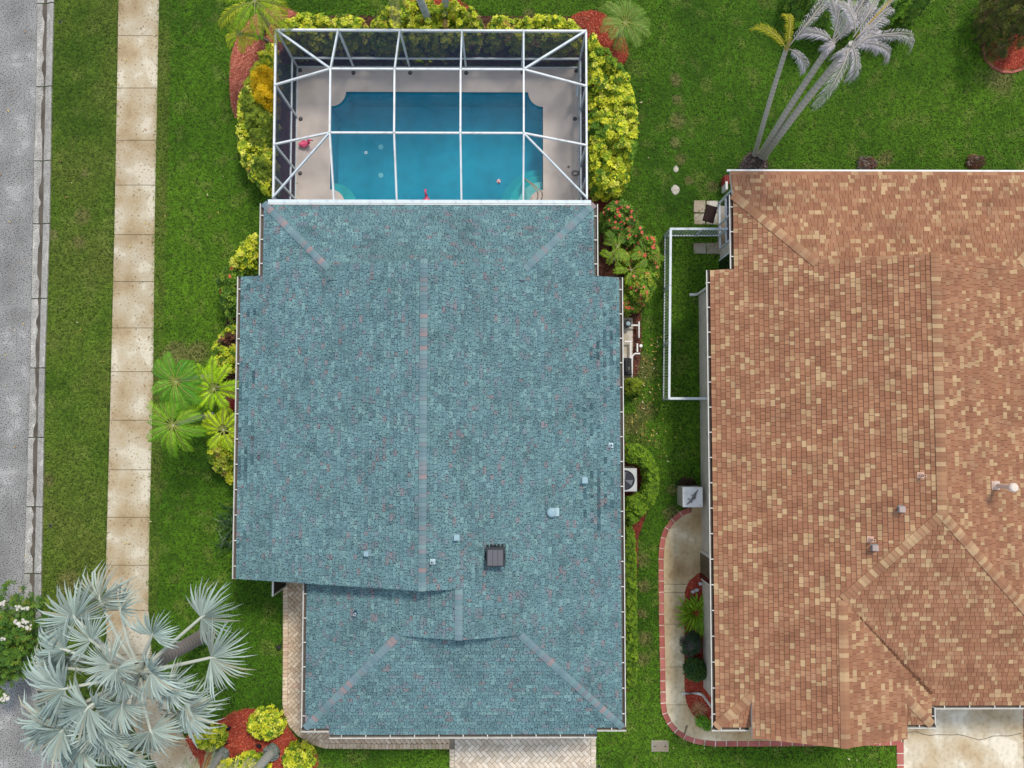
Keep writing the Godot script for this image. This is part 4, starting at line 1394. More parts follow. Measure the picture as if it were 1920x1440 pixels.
func build_cage() -> void:
	var cage := thing("pool_cage", "white aluminium screen cage with raised flat top over the pool", "pool cage", Vector3(-2.6, 0, -11.0))
	var o := cage.position
	var white := K(0.58, 0.64, 0.69)
	var bright := K(0.68, 0.71, 0.73)
	var x0 := -8.20
	var x1 := 2.90
	var zb := -14.17
	var zf := -8.05
	var hw := 3.05
	var ht := 4.0
	var tx := [-6.03, -3.82, -1.54, 0.64]
	var tz0 := -12.34
	var tz1 := -10.10
	var beam := func(called: String, a: Vector3, b: Vector3, w: float, hh: float, k: Color) -> void:
		var m := MB.new()
		m.bar(a - o, b - o, w, hh, k)
		part(called, m, M.white_metal, cage)
	var bx := [-5.97, -3.77, -1.55, 0.66]     # posts of the back wall
	var sz := [-12.15, -10.00]                 # posts of the side walls
	# perimeter
	for q in [[Vector3(x0, hw, zb), Vector3(x1, hw, zb)], [Vector3(x0, hw, zb + 0.04), Vector3(x0, hw, zf)], [Vector3(x1, hw, zb + 0.04), Vector3(x1, hw, zf)]]:
		beam.call("top_beam", q[0], q[1], 0.065, 0.11, bright)
	for q in [[0.05, 0.06], [0.82, 0.07]]:
		beam.call("rail", Vector3(x0, q[0], zb), Vector3(x1, q[0], zb), q[1], q[1], white)
		for x in [x0, x1]: beam.call("rail", Vector3(x, q[0], zb + 0.05), Vector3(x, q[0], zf), q[1], q[1], white)
	for x in [x0, x1]:
		for z in [zb + 0.01, sz[0], sz[1], zf - 0.03, -8.85]:
			beam.call("post", Vector3(x, 0.05, z), Vector3(x, hw - 0.07, z), 0.09, 0.075, white)
	for x in bx: beam.call("post", Vector3(x, 0.05, zb), Vector3(x, hw - 0.07, zb), 0.075, 0.10, white)
	# mansard: back rafters, side rafters, hips
	for i in 4:
		beam.call("rafter", Vector3(bx[i], hw + 0.03, zb), Vector3(tx[i], ht, tz0), 0.055, 0.11, white)
		beam.call("top_beam", Vector3(tx[i], ht, tz0), Vector3(tx[i], ht, tz1), 0.06, 0.12, bright)
		beam.call("rafter", Vector3(tx[i], ht, tz1), Vector3(tx[i], hw + 0.12, zf + 0.1), 0.06, 0.11, bright)
	for q in [[x0, tx[0]], [x1, tx[3]]]:
		for i in 2: beam.call("rafter", Vector3(q[0], hw + 0.03, sz[i]), Vector3(q[1], ht, [tz0, tz1][i]), 0.055, 0.10, bright)
		beam.call("rafter", Vector3(q[0], hw + 0.03, zb), Vector3(q[1], ht, tz0), 0.065, 0.11, white)
		beam.call("rafter", Vector3(q[0], hw + 0.05, zf - 0.05), Vector3(q[1], ht, tz1), 0.055, 0.10, white)
	for i in 3:
		for z in [tz0, tz1]: beam.call("purlin", Vector3(tx[i] + 0.04, ht, z), Vector3(tx[i + 1] - 0.04, ht, z), 0.055, 0.09, bright)
	# screens, one pane for each opening
	var pane := func(pts: Array, m: Material, called := "screen") -> void:
		var b := MB.new()
		for i in range(1, pts.size() - 1): b.tri(pts[0] - o, pts[i] - o, pts[i + 1] - o, Color.WHITE)
		part(called, b, m, cage)
	var xs := [x0] + bx + [x1]
	for i in xs.size() - 1:
		for q in [[0.08, 0.79], [0.86, hw - 0.07]]:
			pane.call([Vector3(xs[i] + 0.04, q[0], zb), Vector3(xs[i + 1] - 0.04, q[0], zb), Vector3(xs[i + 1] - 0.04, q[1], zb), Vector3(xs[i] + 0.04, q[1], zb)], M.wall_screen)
	var zs := [zb, sz[0], sz[1], -8.85, zf]
	for x in [x0, x1]:
		for i in zs.size() - 1:
			for q in [[0.08, 0.79], [0.86, hw - 0.07]]:
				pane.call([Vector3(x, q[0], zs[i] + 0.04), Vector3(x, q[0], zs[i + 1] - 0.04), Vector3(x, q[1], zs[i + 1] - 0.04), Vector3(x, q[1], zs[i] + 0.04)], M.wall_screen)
	for i in 3:
		pane.call([Vector3(tx[i] + 0.04, ht, tz0), Vector3(tx[i + 1] - 0.04, ht, tz0), Vector3(tx[i + 1] - 0.04, ht, tz1), Vector3(tx[i] + 0.04, ht, tz1)], M.roof_screen)
		pane.call([Vector3(tx[i] + 0.04, ht, tz1), Vector3(tx[i + 1] - 0.04, ht, tz1), Vector3(tx[i + 1] - 0.04, hw + 0.1, zf), Vector3(tx[i] + 0.04, hw + 0.1, zf)], M.roof_screen)
		pane.call([Vector3(bx[i], hw, zb), Vector3(bx[i + 1], hw, zb), Vector3(tx[i + 1], ht, tz0), Vector3(tx[i], ht, tz0)], M.roof_screen)
	for q in [[x0, tx[0], bx[0]], [x1, tx[3], bx[3]]]:
		pane.call([Vector3(q[0], hw, zb), Vector3(q[2], hw, zb), Vector3(q[1], ht, tz0)], M.roof_screen)
		pane.call([Vector3(q[0], hw, zb), Vector3(q[0], hw, sz[0]), Vector3(q[1], ht, tz0)], M.roof_screen)
		pane.call([Vector3(q[0], hw, sz[0]), Vector3(q[0], hw, sz[1]), Vector3(q[1], ht, tz1), Vector3(q[1], ht, tz0)], M.roof_screen)
		pane.call([Vector3(q[0], hw, sz[1]), Vector3(q[0], hw, zf), Vector3(q[1], ht, tz1)], M.roof_screen)
		pane.call([Vector3(q[0], hw, zf), Vector3(q[1], hw + 0.1, zf), Vector3(q[1], ht, tz1)], M.roof_screen)

func flamingo(at: Vector3, turn: float, size: float, label: String) -> void:
	var t := thing("flamingo_float", label, "pool toy", at)
	t.rotation.y = turn
	t.scale = Vector3.ONE * size
	var pink := K(0.72, 0.10, 0.22)
	var b := MB.new()
	var pts := []
	var r := []
	for i in 9:   # plump body tapering to an upturned tail
		var f := i / 8.0
		pts.append(Vector3(-0.28 + 0.52 * f, 0.14 + 0.10 * pow(1.0 - f, 3), 0))
		r.append(0.015 + 0.15 * pow(sin(PI * clampf(0.06 + f * 0.9, 0, 1)), 0.7))
	b.tube(pts, r, 14, pink)
	part("body", b, M.plastic, t)
	var nb := MB.new()
	nb.tube([Vector3(0.18, 0.16, 0), Vector3(0.30, 0.26, 0), Vector3(0.31, 0.42, 0), Vector3(0.26, 0.54, 0), Vector3(0.32, 0.64, 0), Vector3(0.42, 0.62, 0), Vector3(0.47, 0.56, 0)], [0.075, 0.06, 0.05, 0.045, 0.05, 0.055, 0.035], 10, pink)
	var neck := part("neck", nb, M.plastic, t)
	var kb := MB.new()
	kb.tube([Vector3(0.47, 0.56, 0), Vector3(0.52, 0.50, 0), Vector3(0.52, 0.43, 0)], [0.034, 0.03, 0.008], 8, K(0.02, 0.02, 0.02))
	part("beak", kb, M.plastic, neck)
	for s in [-1, 1]:
		var w := MB.new()
		w.tube([Vector3(-0.16, 0.20, s * 0.13), Vector3(0.0, 0.22, s * 0.16), Vector3(0.12, 0.18, s * 0.12)], [0.02, 0.05, 0.02], 8, K(0.66, 0.08, 0.19))
		part("wing", w, M.plastic, t)

func ball(called: String, label: String, cat: String, at: Vector3, r: float, tones: Array) -> void:
	var b := MB.new()
	for j in 12:
		for i in 8:
			var k: Color = tones[(j / 2) % tones.size()]
			var f := func(u: float, w: float) -> Vector3: return at + Vector3(cos(u) * cos(w), sin(w), sin(u) * cos(w)) * r
			var u0 := TAU * j / 12.0; var u1 := TAU * (j + 1) / 12.0
			var w0 := -PI / 2 + PI * i / 8.0; var w1 := -PI / 2 + PI * (i + 1) / 8.0
			if i < 7: b.tri(f.call(u0, w0), f.call(u0, w1), f.call(u1, w1), k)
			if i > 0: b.tri(f.call(u0, w0), f.call(u1, w1), f.call(u1, w0), k)
	var o := MeshInstance3D.new()
	o.name = numbered(called)
	o.mesh = b.mesh(M.plastic)
	add_child(o)
	tag(o, label, cat)

func build_pool_things() -> void:
	flamingo(P(572, 272, 0.05), 0.15, 0.72, "pink plastic flamingo standing on the pool deck")
	flamingo(P(800, 379, -0.10), PI / 2, 0.8, "pink flamingo float in the water at the house edge")
	ball("beach_ball", "small pink and white ball floating in the pool", "ball", P(935, 340, 0.02), 0.09, [K(0.75, 0.72, 0.72), K(0.66, 0.16, 0.24)])
	var ring := MB.new()
	var pts := []
	var r := []
	for i in 17:
		var a := TAU * i / 16.0
		pts.append(Vector3(cos(a) * 0.045, 0, sin(a) * 0.045)); r.append(0.013)
	ring.tube(pts, r, 6, K(0.8, 0.8, 0.78), null, false)
	ring.lathe([[0.03, -0.02], [0.03, 0.02], [0.0, 0.03]], Vector3.ZERO, 10, K(0.05, 0.3, 0.45))
	var rt := thing("chlorine_float", "tiny white ring float drifting in the pool", "float", P(686, 286, -0.05))
	part("ring", ring, M.plastic, rt)
	# round dark lamps on the deck at the cage posts
	for q in [[563, 132], [663, 137], [769, 137], [874, 137], [980, 136], [1080, 133], [564, 223], [563, 325], [1078, 223]]:
		var t := thing("deck_light", "round dark deck light at the foot of a cage post", "deck light", P(q[0], q[1], 0.05), "round deck lights along the cage posts")
		var b := MB.new()
		b.lathe([[0.075, 0.0], [0.075, 0.03], [0.065, 0.045], [0.055, 0.045]], Vector3.ZERO, 18, K(0.035, 0.033, 0.035))
		part("rim", b, M.dark_metal, t)
		var l := MB.new()
		l.lathe([[0.055, 0.04], [0.04, 0.052], [0.0, 0.056]], Vector3.ZERO, 16, K(0.10, 0.10, 0.11))
		part("lens", l, M.plastic, t)
	# hose coil and deck drain by the side wall
	var ht := thing("hose_coil", "small grey hose coiled on the deck by the cage wall", "hose", P(1078, 325, 0.05))
	var hp := []
	var hr := []
	for i in 40:
		var a := i * 0.5
		hp.append(Vector3(cos(a) * (0.10 + 0.0008 * i), 0.012 + 0.0012 * i, sin(a) * 0.10)); hr.append(0.012)
	hp.append(Vector3(0.24, 0.03, 0.07)); hr.append(0.012)
	var hb := MB.new()
	hb.tube(hp, hr, 6, K(0.16, 0.16, 0.17))
	part("hose", hb, M.plastic, ht)
	var drain := MB.new()
	drain.lathe([[0.05, 0.0], [0.05, 0.012], [0.035, 0.014], [0.0, 0.010]], Vector3.ZERO, 16, K(0.10, 0.10, 0.10))
	var dt := thing("deck_drain", "small round grey drain in the pool deck", "drain", P(1066, 313, 0.05))
	part("cover", drain, M.plastic, dt)
	# towel on a hook on the cage wall
	var tt := thing("towel", "pale blue towel hanging on the cage wall", "towel", Vector3(2.80, 0, -12.9))
	var tb := MB.new()
	for i in 8:
		var z0 := -0.20 + i * 0.05
		var b0 := 0.03 * sin(i * 1.9)
		var b1 := 0.03 * sin((i + 1) * 1.9)
		tb.quad(Vector3(b0 - 0.02, 0.62, z0), Vector3(b1 - 0.02, 0.62, z0 + 0.05), Vector3(b1 - 0.05, 1.55 - absf(z0) * 0.8, (z0 + 0.05) * 0.5), Vector3(b0 - 0.05, 1.55 - absf(z0) * 0.8, z0 * 0.5), K(0.55, 0.68, 0.78))
	part("cloth", tb, M.paint, tt)
	var hk := MB.new()
	hk.box(Vector3(0.02, 1.55, 0), Vector3(0.12, 0.05, 0.06), K(0.05, 0.05, 0.06))
	part("hook", hk, M.dark_metal, tt)


# ---------------------------------------------------------------- fence, pads, equipment, small things
func build_fence() -> void:
	var f := thing("picket_fence", "white metal picket fence enclosing the side lawn of the brown-roofed house", "fence", P(1246, 595))
	var o := f.position
	var white := K(0.60, 0.66, 0.70)
	var h := 1.2
	var A := P(1246, 443)
	var B := P(1243, 749)
	var C := P(1311, 749)
	var D := P(1349, 443)
	var pk := MB.new()
	pk.box(Vector3(0, 0.60, 0), Vector3(0.024, 1.04, 0.024), white)
	var pm := pk.mesh(M.white_metal)
	for q in [[A, D], [A, B], [B, C]]:
		for y in [[0.10, 0.05], [h, 0.06]]:
			var b := MB.new()
			b.bar(q[0] + Vector3(0, y[0], 0) - o, q[1] + Vector3(0, y[0], 0) - o, 0.085 if y[0] > 1 else 0.045, y[1], white)
			part("rail", b, M.white_metal, f)
		var l: float = q[0].distance_to(q[1])
		var n := int(l / 0.112)
		for i in range(1, n):
			shared("picket", pm, Transform3D(Basis(), q[0].lerp(q[1], i / float(n)) - o), f)
	var posts := [A, B, C, D, A.lerp(D, 0.56), A.lerp(B, 0.333), A.lerp(B, 0.667)]
	for p in posts:
		var b := MB.new()
		b.slab(p - o + Vector3(0, 0.62, 0), Vector3(0.075, 1.26, 0.075), 0.012, white)
		part("post", b, M.white_metal, f)

func pad(called: String, label: String, rows: Array, top: float, k: Color) -> Node3D:
	# concrete stepping slabs: each [x0, y0, x1, y1] in pixels
	var c := P((rows[0][0] + rows[-1][2]) * 0.5, (rows[0][1] + rows[-1][3]) * 0.5)
	var t := thing(called, label, "paving", c)
	for r in rows:
		var q := plan([[r[0], r[1]], [r[2], r[1]], [r[2], r[3]], [r[0], r[3]]], top)
		bare.append(q)
		var loc := PackedVector2Array()
		for e in q: loc.append(e - Vector2(c.x, c.z) + Vector2(rng.randf_range(-0.015, 0.015), rng.randf_range(-0.015, 0.015)))
		var b := MB.new()
		b.prism(loc, 0.0, top, vary(k, 0.08), 0.012)
		part("paver", b, M.concrete, t)
	return t

func build_small_things() -> void:
	pad("stepping_pad", "four pale concrete pavers outside the porch door", [[1301, 376, 1323, 398], [1324.5, 376, 1347, 398], [1301, 399.5, 1323, 421], [1324.5, 399.5, 1347, 421]], 0.04, K(0.62, 0.58, 0.52))
	pad("stepping_pad", "two weathered grey pavers inside the picket fence", [[1301, 455, 1324, 476], [1325.5, 455, 1348, 476]], 0.035, K(0.42, 0.40, 0.37))
	var mt := thing("doormat", "dark brown doormat lying askew on pale pavers", "doormat", P(1331, 401, 0.04))
	mt.rotation.y = -0.26
	var mb := MB.new()
	mb.slab(Vector3(0, 0.012, 0), Vector3(0.44, 0.024, 0.66), 0.006, K(0.045, 0.025, 0.022))
	mb.slab(Vector3(0, 0.026, 0), Vector3(0.36, 0.008, 0.58), 0.003, K(0.055, 0.032, 0.028))
	part("mat", mb, M.soil, mt)
	# dark red slatted crate and white board against the porch
	var ct := thing("red_crate", "dark red slatted crate beside the porch corner", "crate", P(1360, 344))
	for i in 5:
		var b := MB.new()
		b.box(Vector3(0, 0.06 + i * 0.11, -0.16), Vector3(0.34, 0.075, 0.02), K(0.26, 0.035, 0.03))
		b.box(Vector3(-0.16, 0.06 + i * 0.11, 0), Vector3(0.02, 0.075, 0.30), K(0.26, 0.035, 0.03))
		b.box(Vector3(-0.12 + i * 0.06, 0.53, 0), Vector3(0.035, 0.02, 0.34), K(0.30, 0.04, 0.035))
		part("slat", b, M.paint, ct)
	var bt := thing("white_board", "narrow white board standing beside the red crate", "board", P(1355, 356))
	var bb := MB.new()
	bb.slab(Vector3(0, 0.3, 0), Vector3(0.09, 0.6, 0.32), 0.01, K(0.74, 0.73, 0.70))
	part("board", bb, M.white_metal, bt)
	# pale flat stones in the lawn
	for q in [[1267, 318, 0.11, "chipped"], [1266, 357, 0.17, "oval"]]:
		var st := thing("lawn_stone", "%s pale stone lying in the lawn above the fence" % q[3], "stone", P(q[0], q[1]))
		var b := MB.new()
		rock(b, Vector3(0, 0.03, 0), Vector3(q[2], 0.05, q[2] * 1.25), K(0.62, 0.58, 0.50))
		part("rock", b, M.stone, st)
	for q in [[1313, 1094], [1306, 1106], [1299, 1109]]:
		var st := thing("garden_stone", "smooth white stone on red mulch by the fern", "stone", P(q[0], q[1], 0.04), "white stones by the fern")
		var b := MB.new()
		rock(b, Vector3(0, 0.05, 0), Vector3(0.085, 0.065, 0.075), K(0.62, 0.62, 0.66))
		part("rock", b, M.stone, st)
	# utility box with the little alligator
	var u := thing("utility_cabinet", "white square cabinet standing at the end of the garden path", "cabinet", P(1290, 935))
	var hb := 1.05
	var c0 := P(1298.5, 932, hb) - u.position
	var ub := MB.new()
	ub.slab(Vector3(c0.x, hb * 0.5, c0.z), Vector3(0.72, hb, 0.72), 0.02, K(0.62, 0.59, 0.52))
	part("body", ub, M.stucco, u)
	var lb := MB.new()
	lb.slab(Vector3(c0.x, hb + 0.015, c0.z), Vector3(0.75, 0.03, 0.75), 0.01, K(0.82, 0.82, 0.82))
	part("lid", lb, M.white_metal, u)
	var g := thing("alligator_figurine", "small grey alligator figurine lying on the white cabinet lid", "figurine", u.position + Vector3(c0.x, hb + 0.03, c0.z))
	g.rotation.y = -2.3 + PI
	var gb := MB.new()
	var gp := []
	var gr := []
	for i in 15:
		var f := i / 14.0
		gp.append(Vector3(-0.36 + 0.72 * f, 0.035, 0.035 * sin(f * 5.0)))
		gr.append([0.012, 0.022, 0.026, 0.030, 0.044, 0.040, 0.052, 0.060, 0.060, 0.052, 0.040, 0.032, 0.024, 0.016, 0.005][i])
	gb.tube(gp, gr, 10, K(0.26, 0.26, 0.25))
	for q in [[-0.14, 0.05], [-0.14, -0.05], [0.06, 0.055], [0.06, -0.055]]:
		gb.tube([Vector3(q[0], 0.035, q[1] * 0.6), Vector3(q[0] - 0.02, 0.03, q[1] * 1.7), Vector3(q[0] - 0.05, 0.012, q[1] * 1.9)], [0.018, 0.014, 0.010], 6, K(0.23, 0.23, 0.22))
	for i in 10:
		gb.box(Vector3(-0.12 + i * 0.04, 0.092 - absf(i - 3) * 0.006, 0.035 * sin((0.24 + i * 0.055) * 5.0 / 0.72)), Vector3(0.018, 0.03, 0.014), K(0.20, 0.20, 0.19))
	part("figure", gb, M.stone, g)
	var pb := thing("scroll_ornament", "pale scroll shaped ornament lying behind the white cabinet", "ornament", P(1284, 911))
	var sb := MB.new()
	sb.tube([Vector3(-0.27, 0.05, 0), Vector3(-0.18, 0.07, 0.02), Vector3(-0.05, 0.06, -0.01), Vector3(0.02, 0.075, 0.02), Vector3(0.12, 0.06, -0.01), Vector3(0.27, 0.055, 0.01)], [0.02, 0.045, 0.04, 0.055, 0.04, 0.03], 8, K(0.70, 0.62, 0.55))
	part("scroll", sb, M.stone, pb)
	# air conditioner
	var a := thing("air_conditioner", "square grey air conditioner with round black fan inside the hedge", "air conditioner", P(1172, 900))
	var ax := P(1171.5, 900, 0.85) - a.position
	var ab := MB.new()
	ab.slab(Vector3(ax.x, 0.46, ax.z), Vector3(0.92, 0.80, 0.88), 0.03, K(0.50, 0.52, 0.53))
	part("casing", ab, M.white_metal, a)
	var pb2 := MB.new()
	pb2.slab(Vector3(ax.x, 0.03, ax.z), Vector3(1.02, 0.06, 0.98), 0.01, K(0.55, 0.53, 0.5))
	part("base_pad", pb2, M.concrete, a)
	var fb := MB.new()
	fb.lathe([[0.37, 0.862], [0.37, 0.885], [0.35, 0.885], [0.33, 0.868], [0.0, 0.866]], Vector3(ax.x, 0, ax.z), 28, K(0.03, 0.035, 0.045))
	var fan := part("fan_guard", fb, M.dark_metal, a)
	for i in 3:
		var bl := MB.new()
		var an := i * TAU / 3.0
		bl.quad(Vector3(ax.x, 0.875, ax.z), Vector3(ax.x + cos(an) * 0.31, 0.872, ax.z + sin(an) * 0.31), Vector3(ax.x + cos(an + 0.7) * 0.31, 0.885, ax.z + sin(an + 0.7) * 0.31), Vector3(ax.x + cos(an + 0.8) * 0.08, 0.885, ax.z + sin(an + 0.8) * 0.08), K(0.12, 0.13, 0.16))
		part("blade", bl, M.dark_metal, fan)
	# pool equipment along the wall
	var e := thing("equipment_pad", "pale concrete pad along the wall with pool equipment", "paving", P(1170, 655))
	var eb := MB.new()
	var eo := e.position
	var ep := plan([[1135, 596], [1186, 596], [1186, 712], [1135, 712]])
	bare.append(ep)
	var el := PackedVector2Array()
	for q in ep: el.append(q - Vector2(eo.x, eo.z))
	eb.prism(el, 0.0, 0.07, K(0.52, 0.49, 0.44), 0.01)
	part("slab", eb, M.concrete, e)
	var fl := thing("pool_filter", "black ribbed pool filter tank with clear lid", "filter", P(1175, 609, 0.07))
	var flb := MB.new()
	flb.lathe([[0.10, 0.0], [0.13, 0.03], [0.13, 0.34], [0.10, 0.40]], Vector3.ZERO, 18, K(0.03, 0.03, 0.035))
	for i in 8:
		flb.box(Vector3(cos(i * TAU / 8) * 0.14, 0.38, sin(i * TAU / 8) * 0.14), Vector3(0.035, 0.04, 0.035), K(0.025, 0.025, 0.03), Basis(Vector3.UP, -i * TAU / 8))
	part("tank", flb, M.plastic, fl)
	var flc := MB.new()
	flc.lathe([[0.10, 0.39], [0.075, 0.43], [0.0, 0.445]], Vector3.ZERO, 18, K(0.30, 0.40, 0.44))
	part("lid", flc, M.plastic, fl)
	var pi := thing("pipework", "white plastic pipes running from the pool filter", "pipes", P(1190, 640))
	var po := pi.position
	var pw := K(0.76, 0.76, 0.74)
	for q in [[[1181, 610, 0.32], [1196, 610, 0.32]], [[1198, 603, 0.34], [1198, 632, 0.34], [1198, 633, 0.05]], [[1171, 640.5, 0.3], [1184, 640.5, 0.3]], [[1182.5, 642, 0.3], [1182.5, 672, 0.3]], [[1200, 663, 0.3], [1191, 663, 0.3], [1186, 667, 0.3], [1185, 675, 0.3], [1185, 700, 0.28], [1184, 708, 0.05]], [[1195, 644, 0.28], [1195, 660, 0.28]]]:
		var tb := MB.new()
		var pp := []
		var rr := []
		for w in q:
			pp.append(P(w[0], w[1], w[2]) - po); rr.append(0.034)
		tb.tube(pp, rr, 10, pw)
		part("pipe", tb, M.plastic, pi)
	var vb := MB.new()
	vb.lathe([[0.03, 0.0], [0.03, 0.30], [0.06, 0.31], [0.06, 0.37], [0.0, 0.38]], P(1199, 650, 0.0) - po, 14, pw)
	part("valve", vb, M.plastic, pi)
	var pm := thing("pool_pump", "black pool pump housing beside the small clipped shrub", "pump", P(1172, 688, 0.07))
	var pmb := MB.new()
	pmb.slab(Vector3(0, 0.14, 0), Vector3(0.46, 0.26, 0.66), 0.04, K(0.018, 0.018, 0.022))
	part("housing", pmb, M.plastic, pm)
	var pmc := MB.new()
	pmc.tube([Vector3(0, 0.30, -0.22), Vector3(0, 0.30, 0.22)], [0.10, 0.10], 14, K(0.02, 0.02, 0.026))
	pmc.lathe([[0.09, 0.27], [0.09, 0.36], [0.0, 0.38]], Vector3(0.05, 0, 0.1), 14, K(0.09, 0.085, 0.08))
	part("motor", pmc, M.plastic, pm)
	# entry screen with scroll work under the front gable
	var es := thing("entry_screen", "white framed dark screen panel with scrolls at the front entry", "screen panel", P(537, 1098))
	var H := 1.85
	var wh := K(0.72, 0.74, 0.72)
	for q in [[Vector3(0, 0, 0), Vector3(0, H, 0)], [Vector3(0, H, 0.02), Vector3(0, H, -1.5)], [Vector3(0, 0, -1.5), Vector3(0, H, -1.5)], [Vector3(0, 0.05, 0), Vector3(0, 0.05, -1.5)]]:
		var b := MB.new()
		b.bar(q[0], q[1], 0.06, 0.06, wh)
		part("frame_bar", b, M.white_metal, es)
	var gp2 := MB.new()
	gp2.box(Vector3(0, H * 0.5, -0.75), Vector3(0.012, H - 0.1, 1.44), K(0.02, 0.022, 0.022))
	part("pane", gp2, M.paint, es)
	for q in [[-0.2, 1.45], [-0.35, 1.2], [-0.6, 1.5]]:
		var b := MB.new()
		var pts := []
		var r := []
		for i in 14:
			var an := i * 0.55
			pts.append(Vector3(-0.02, q[1] + sin(an) * 0.012 * i, q[0] + cos(an) * 0.012 * i)); r.append(0.012)
		b.tube(pts, r, 5, K(0.5, 0.5, 0.48))
		part("scroll", b, M.paint, es)
	# landscape lights
	for q in [[430, 1364, 0.6, "between the yellow shrubs"], [425, 1390, 2.5, "beside the fallen frond"], [486, 1395, 0.0, "under the oval yellow shrub"], [459, 1418, 0.8, "in the middle of the mulch bed"], [441, 1422, 3.4, "by the front yellow shrub"], [497, 65, 1.0, "in the faded mulch by the pool corner"]]:
		var t := thing("landscape_light", "small black spotlight %s" % q[3], "garden light", P(q[0], q[1], 0.03), "black landscape spotlights")
		t.rotation.y = q[2]
		var b := MB.new()
		b.tube([Vector3(0, 0, 0), Vector3(0, 0.14, 0)], [0.015, 0.015], 6, K(0.02, 0.02, 0.022))
		part("stake", b, M.dark_metal, t)
		b = MB.new()
		b.tube([Vector3(-0.05, 0.13, 0), Vector3(0.02, 0.17, 0), Vector3(0.11, 0.22, 0)], [0.04, 0.05, 0.06], 12, K(0.02, 0.022, 0.028))
		part("head", b, M.dark_metal, t)
		b = MB.new()
		b.tube([Vector3(-0.05, 0.13, 0), Vector3(-0.15, 0.02, 0.02)], [0.012, 0.01], 6, K(0.02, 0.02, 0.02))
		part("cable", b, M.dark_metal, t)
	# valve box and sprinkler heads in the lawn
	var vt := thing("valve_box", "weathered grey concrete valve box lid in the lawn", "utility lid", P(1237, 1398))
	var v1 := MB.new()
	v1.slab(Vector3(0, 0.03, 0), Vector3(0.66, 0.06, 0.42), 0.015, K(0.34, 0.33, 0.30))
	part("rim", v1, M.concrete, vt)
	v1 = MB.new()
	v1.slab(Vector3(0, 0.065, 0), Vector3(0.54, 0.012, 0.31), 0.004, K(0.30, 0.29, 0.27))
	part("lid", v1, M.concrete, vt)
	for s in [-0.2, 0.2]:
		v1 = MB.new()
		v1.box(Vector3(s, 0.073, 0), Vector3(0.09, 0.006, 0.03), K(0.04, 0.04, 0.04))
		part("lift_slot", v1, M.paint, vt)
	bare.append(plan([[1222, 1388], [1252, 1388], [1252, 1408], [1222, 1408]]))
	for q in [[114, 42, "beside the upper kerb"], [95, 985, "beside the lower kerb"], [1123, 1436, "beside the brick driveway"]]:
		var t := thing("sprinkler_head", "small dark sprinkler head in the grass %s" % q[2], "sprinkler", P(q[0], q[1]), "lawn sprinkler heads")
		var b := MB.new()
		b.lathe([[0.085, 0.0], [0.085, 0.035], [0.06, 0.05], [0.045, 0.035]], Vector3.ZERO, 16, K(0.06, 0.065, 0.055))
		part("collar", b, M.plastic, t)
		b = MB.new()
		b.lathe([[0.035, 0.0], [0.035, 0.06], [0.0, 0.065]], Vector3.ZERO, 10, K(0.015, 0.015, 0.015))
		part("nozzle", b, M.plastic, t)
	# small lamp on the brick walk's edge
	var wl := thing("walk_light", "small dark path light at the edge of the brick walk", "path light", P(527, 1209))
	var wb := MB.new()
	wb.tube([Vector3.ZERO, Vector3(0, 0.3, 0)], [0.014, 0.014], 6, K(0.03, 0.03, 0.03))
	part("stake", wb, M.dark_metal, wl)
	wb = MB.new()
	wb.lathe([[0.03, 0.28], [0.09, 0.31], [0.06, 0.36], [0.0, 0.38]], Vector3.ZERO, 12, K(0.03, 0.03, 0.03))
	part("shade", wb, M.dark_metal, wl)
	# fallen leaves
	var lf := MB.new()
	lf.quad(Vector3(-0.05, 0, 0), Vector3(0, 0.012, 0.022), Vector3(0.06, 0, 0), Vector3(0, 0.012, -0.022), Color.WHITE)
	var at := []
	var tint := []
	for q in [[1200, 600, 1240, 830, 60], [1180, 700, 1215, 830, 25], [1200, 780, 1310, 900, 14], [1100, 100, 1300, 340, 10], [300, 330, 440, 440, 6], [110, 250, 200, 1000, 10], [1250, 1390, 1650, 1430, 8], [210, 0, 290, 1050, 40], [0, 0, 60, 1080, 16]]:
		for i in q[4]:
			at.append(Transform3D(Basis.from_euler(Vector3(rng.randf_range(-0.3, 0.3), rng.randf() * TAU, 0)).scaled(Vector3.ONE * rng.randf_range(0.5, 1.3)), P(rng.randf_range(q[0], q[2]), rng.randf_range(q[1], q[3]), 0.075)))
			tint.append(pick([[K(0.55, 0.42, 0.12), 3], [K(0.34, 0.2, 0.08), 2], [K(0.6, 0.55, 0.35), 1]]))
	var fo := Node3D.new()
	fo.name = "fallen_leaves"
	add_child(fo)
	tag(fo, "scattered small yellow and brown fallen leaves", "leaves", "", "stuff")
	copies("leaves", lf.mesh(M.dry_leaf), at, tint, fo).set_meta("kind", "stuff")

func rock(b: MB, o: Vector3, s: Vector3, k: Color) -> void:
	var off := rng.randf() * 50.0
	var f := func(u: float, w: float) -> Vector3:
		var d := Vector3(cos(u) * cos(w), sin(w), sin(u) * cos(w))
		var r := 1.0 + 0.30 * lump.get_noise_3d(d.x * 90 + off, d.y * 90, d.z * 90)
		return o + d * s * r
	for j in 12:
		for i in 7:
			var u0 := TAU * j / 12.0; var u1 := TAU * ((j + 1) % 12) / 12.0
			var w0 := -PI / 2 + PI * i / 7.0; var w1 := -PI / 2 + PI * (i + 1) / 7.0
			if i < 6: b.tri(f.call(u0, w0), f.call(u0, w1), f.call(u1, w1), k)
			if i > 0: b.tri(f.call(u0, w0), f.call(u1, w1), f.call(u1, w0), k)


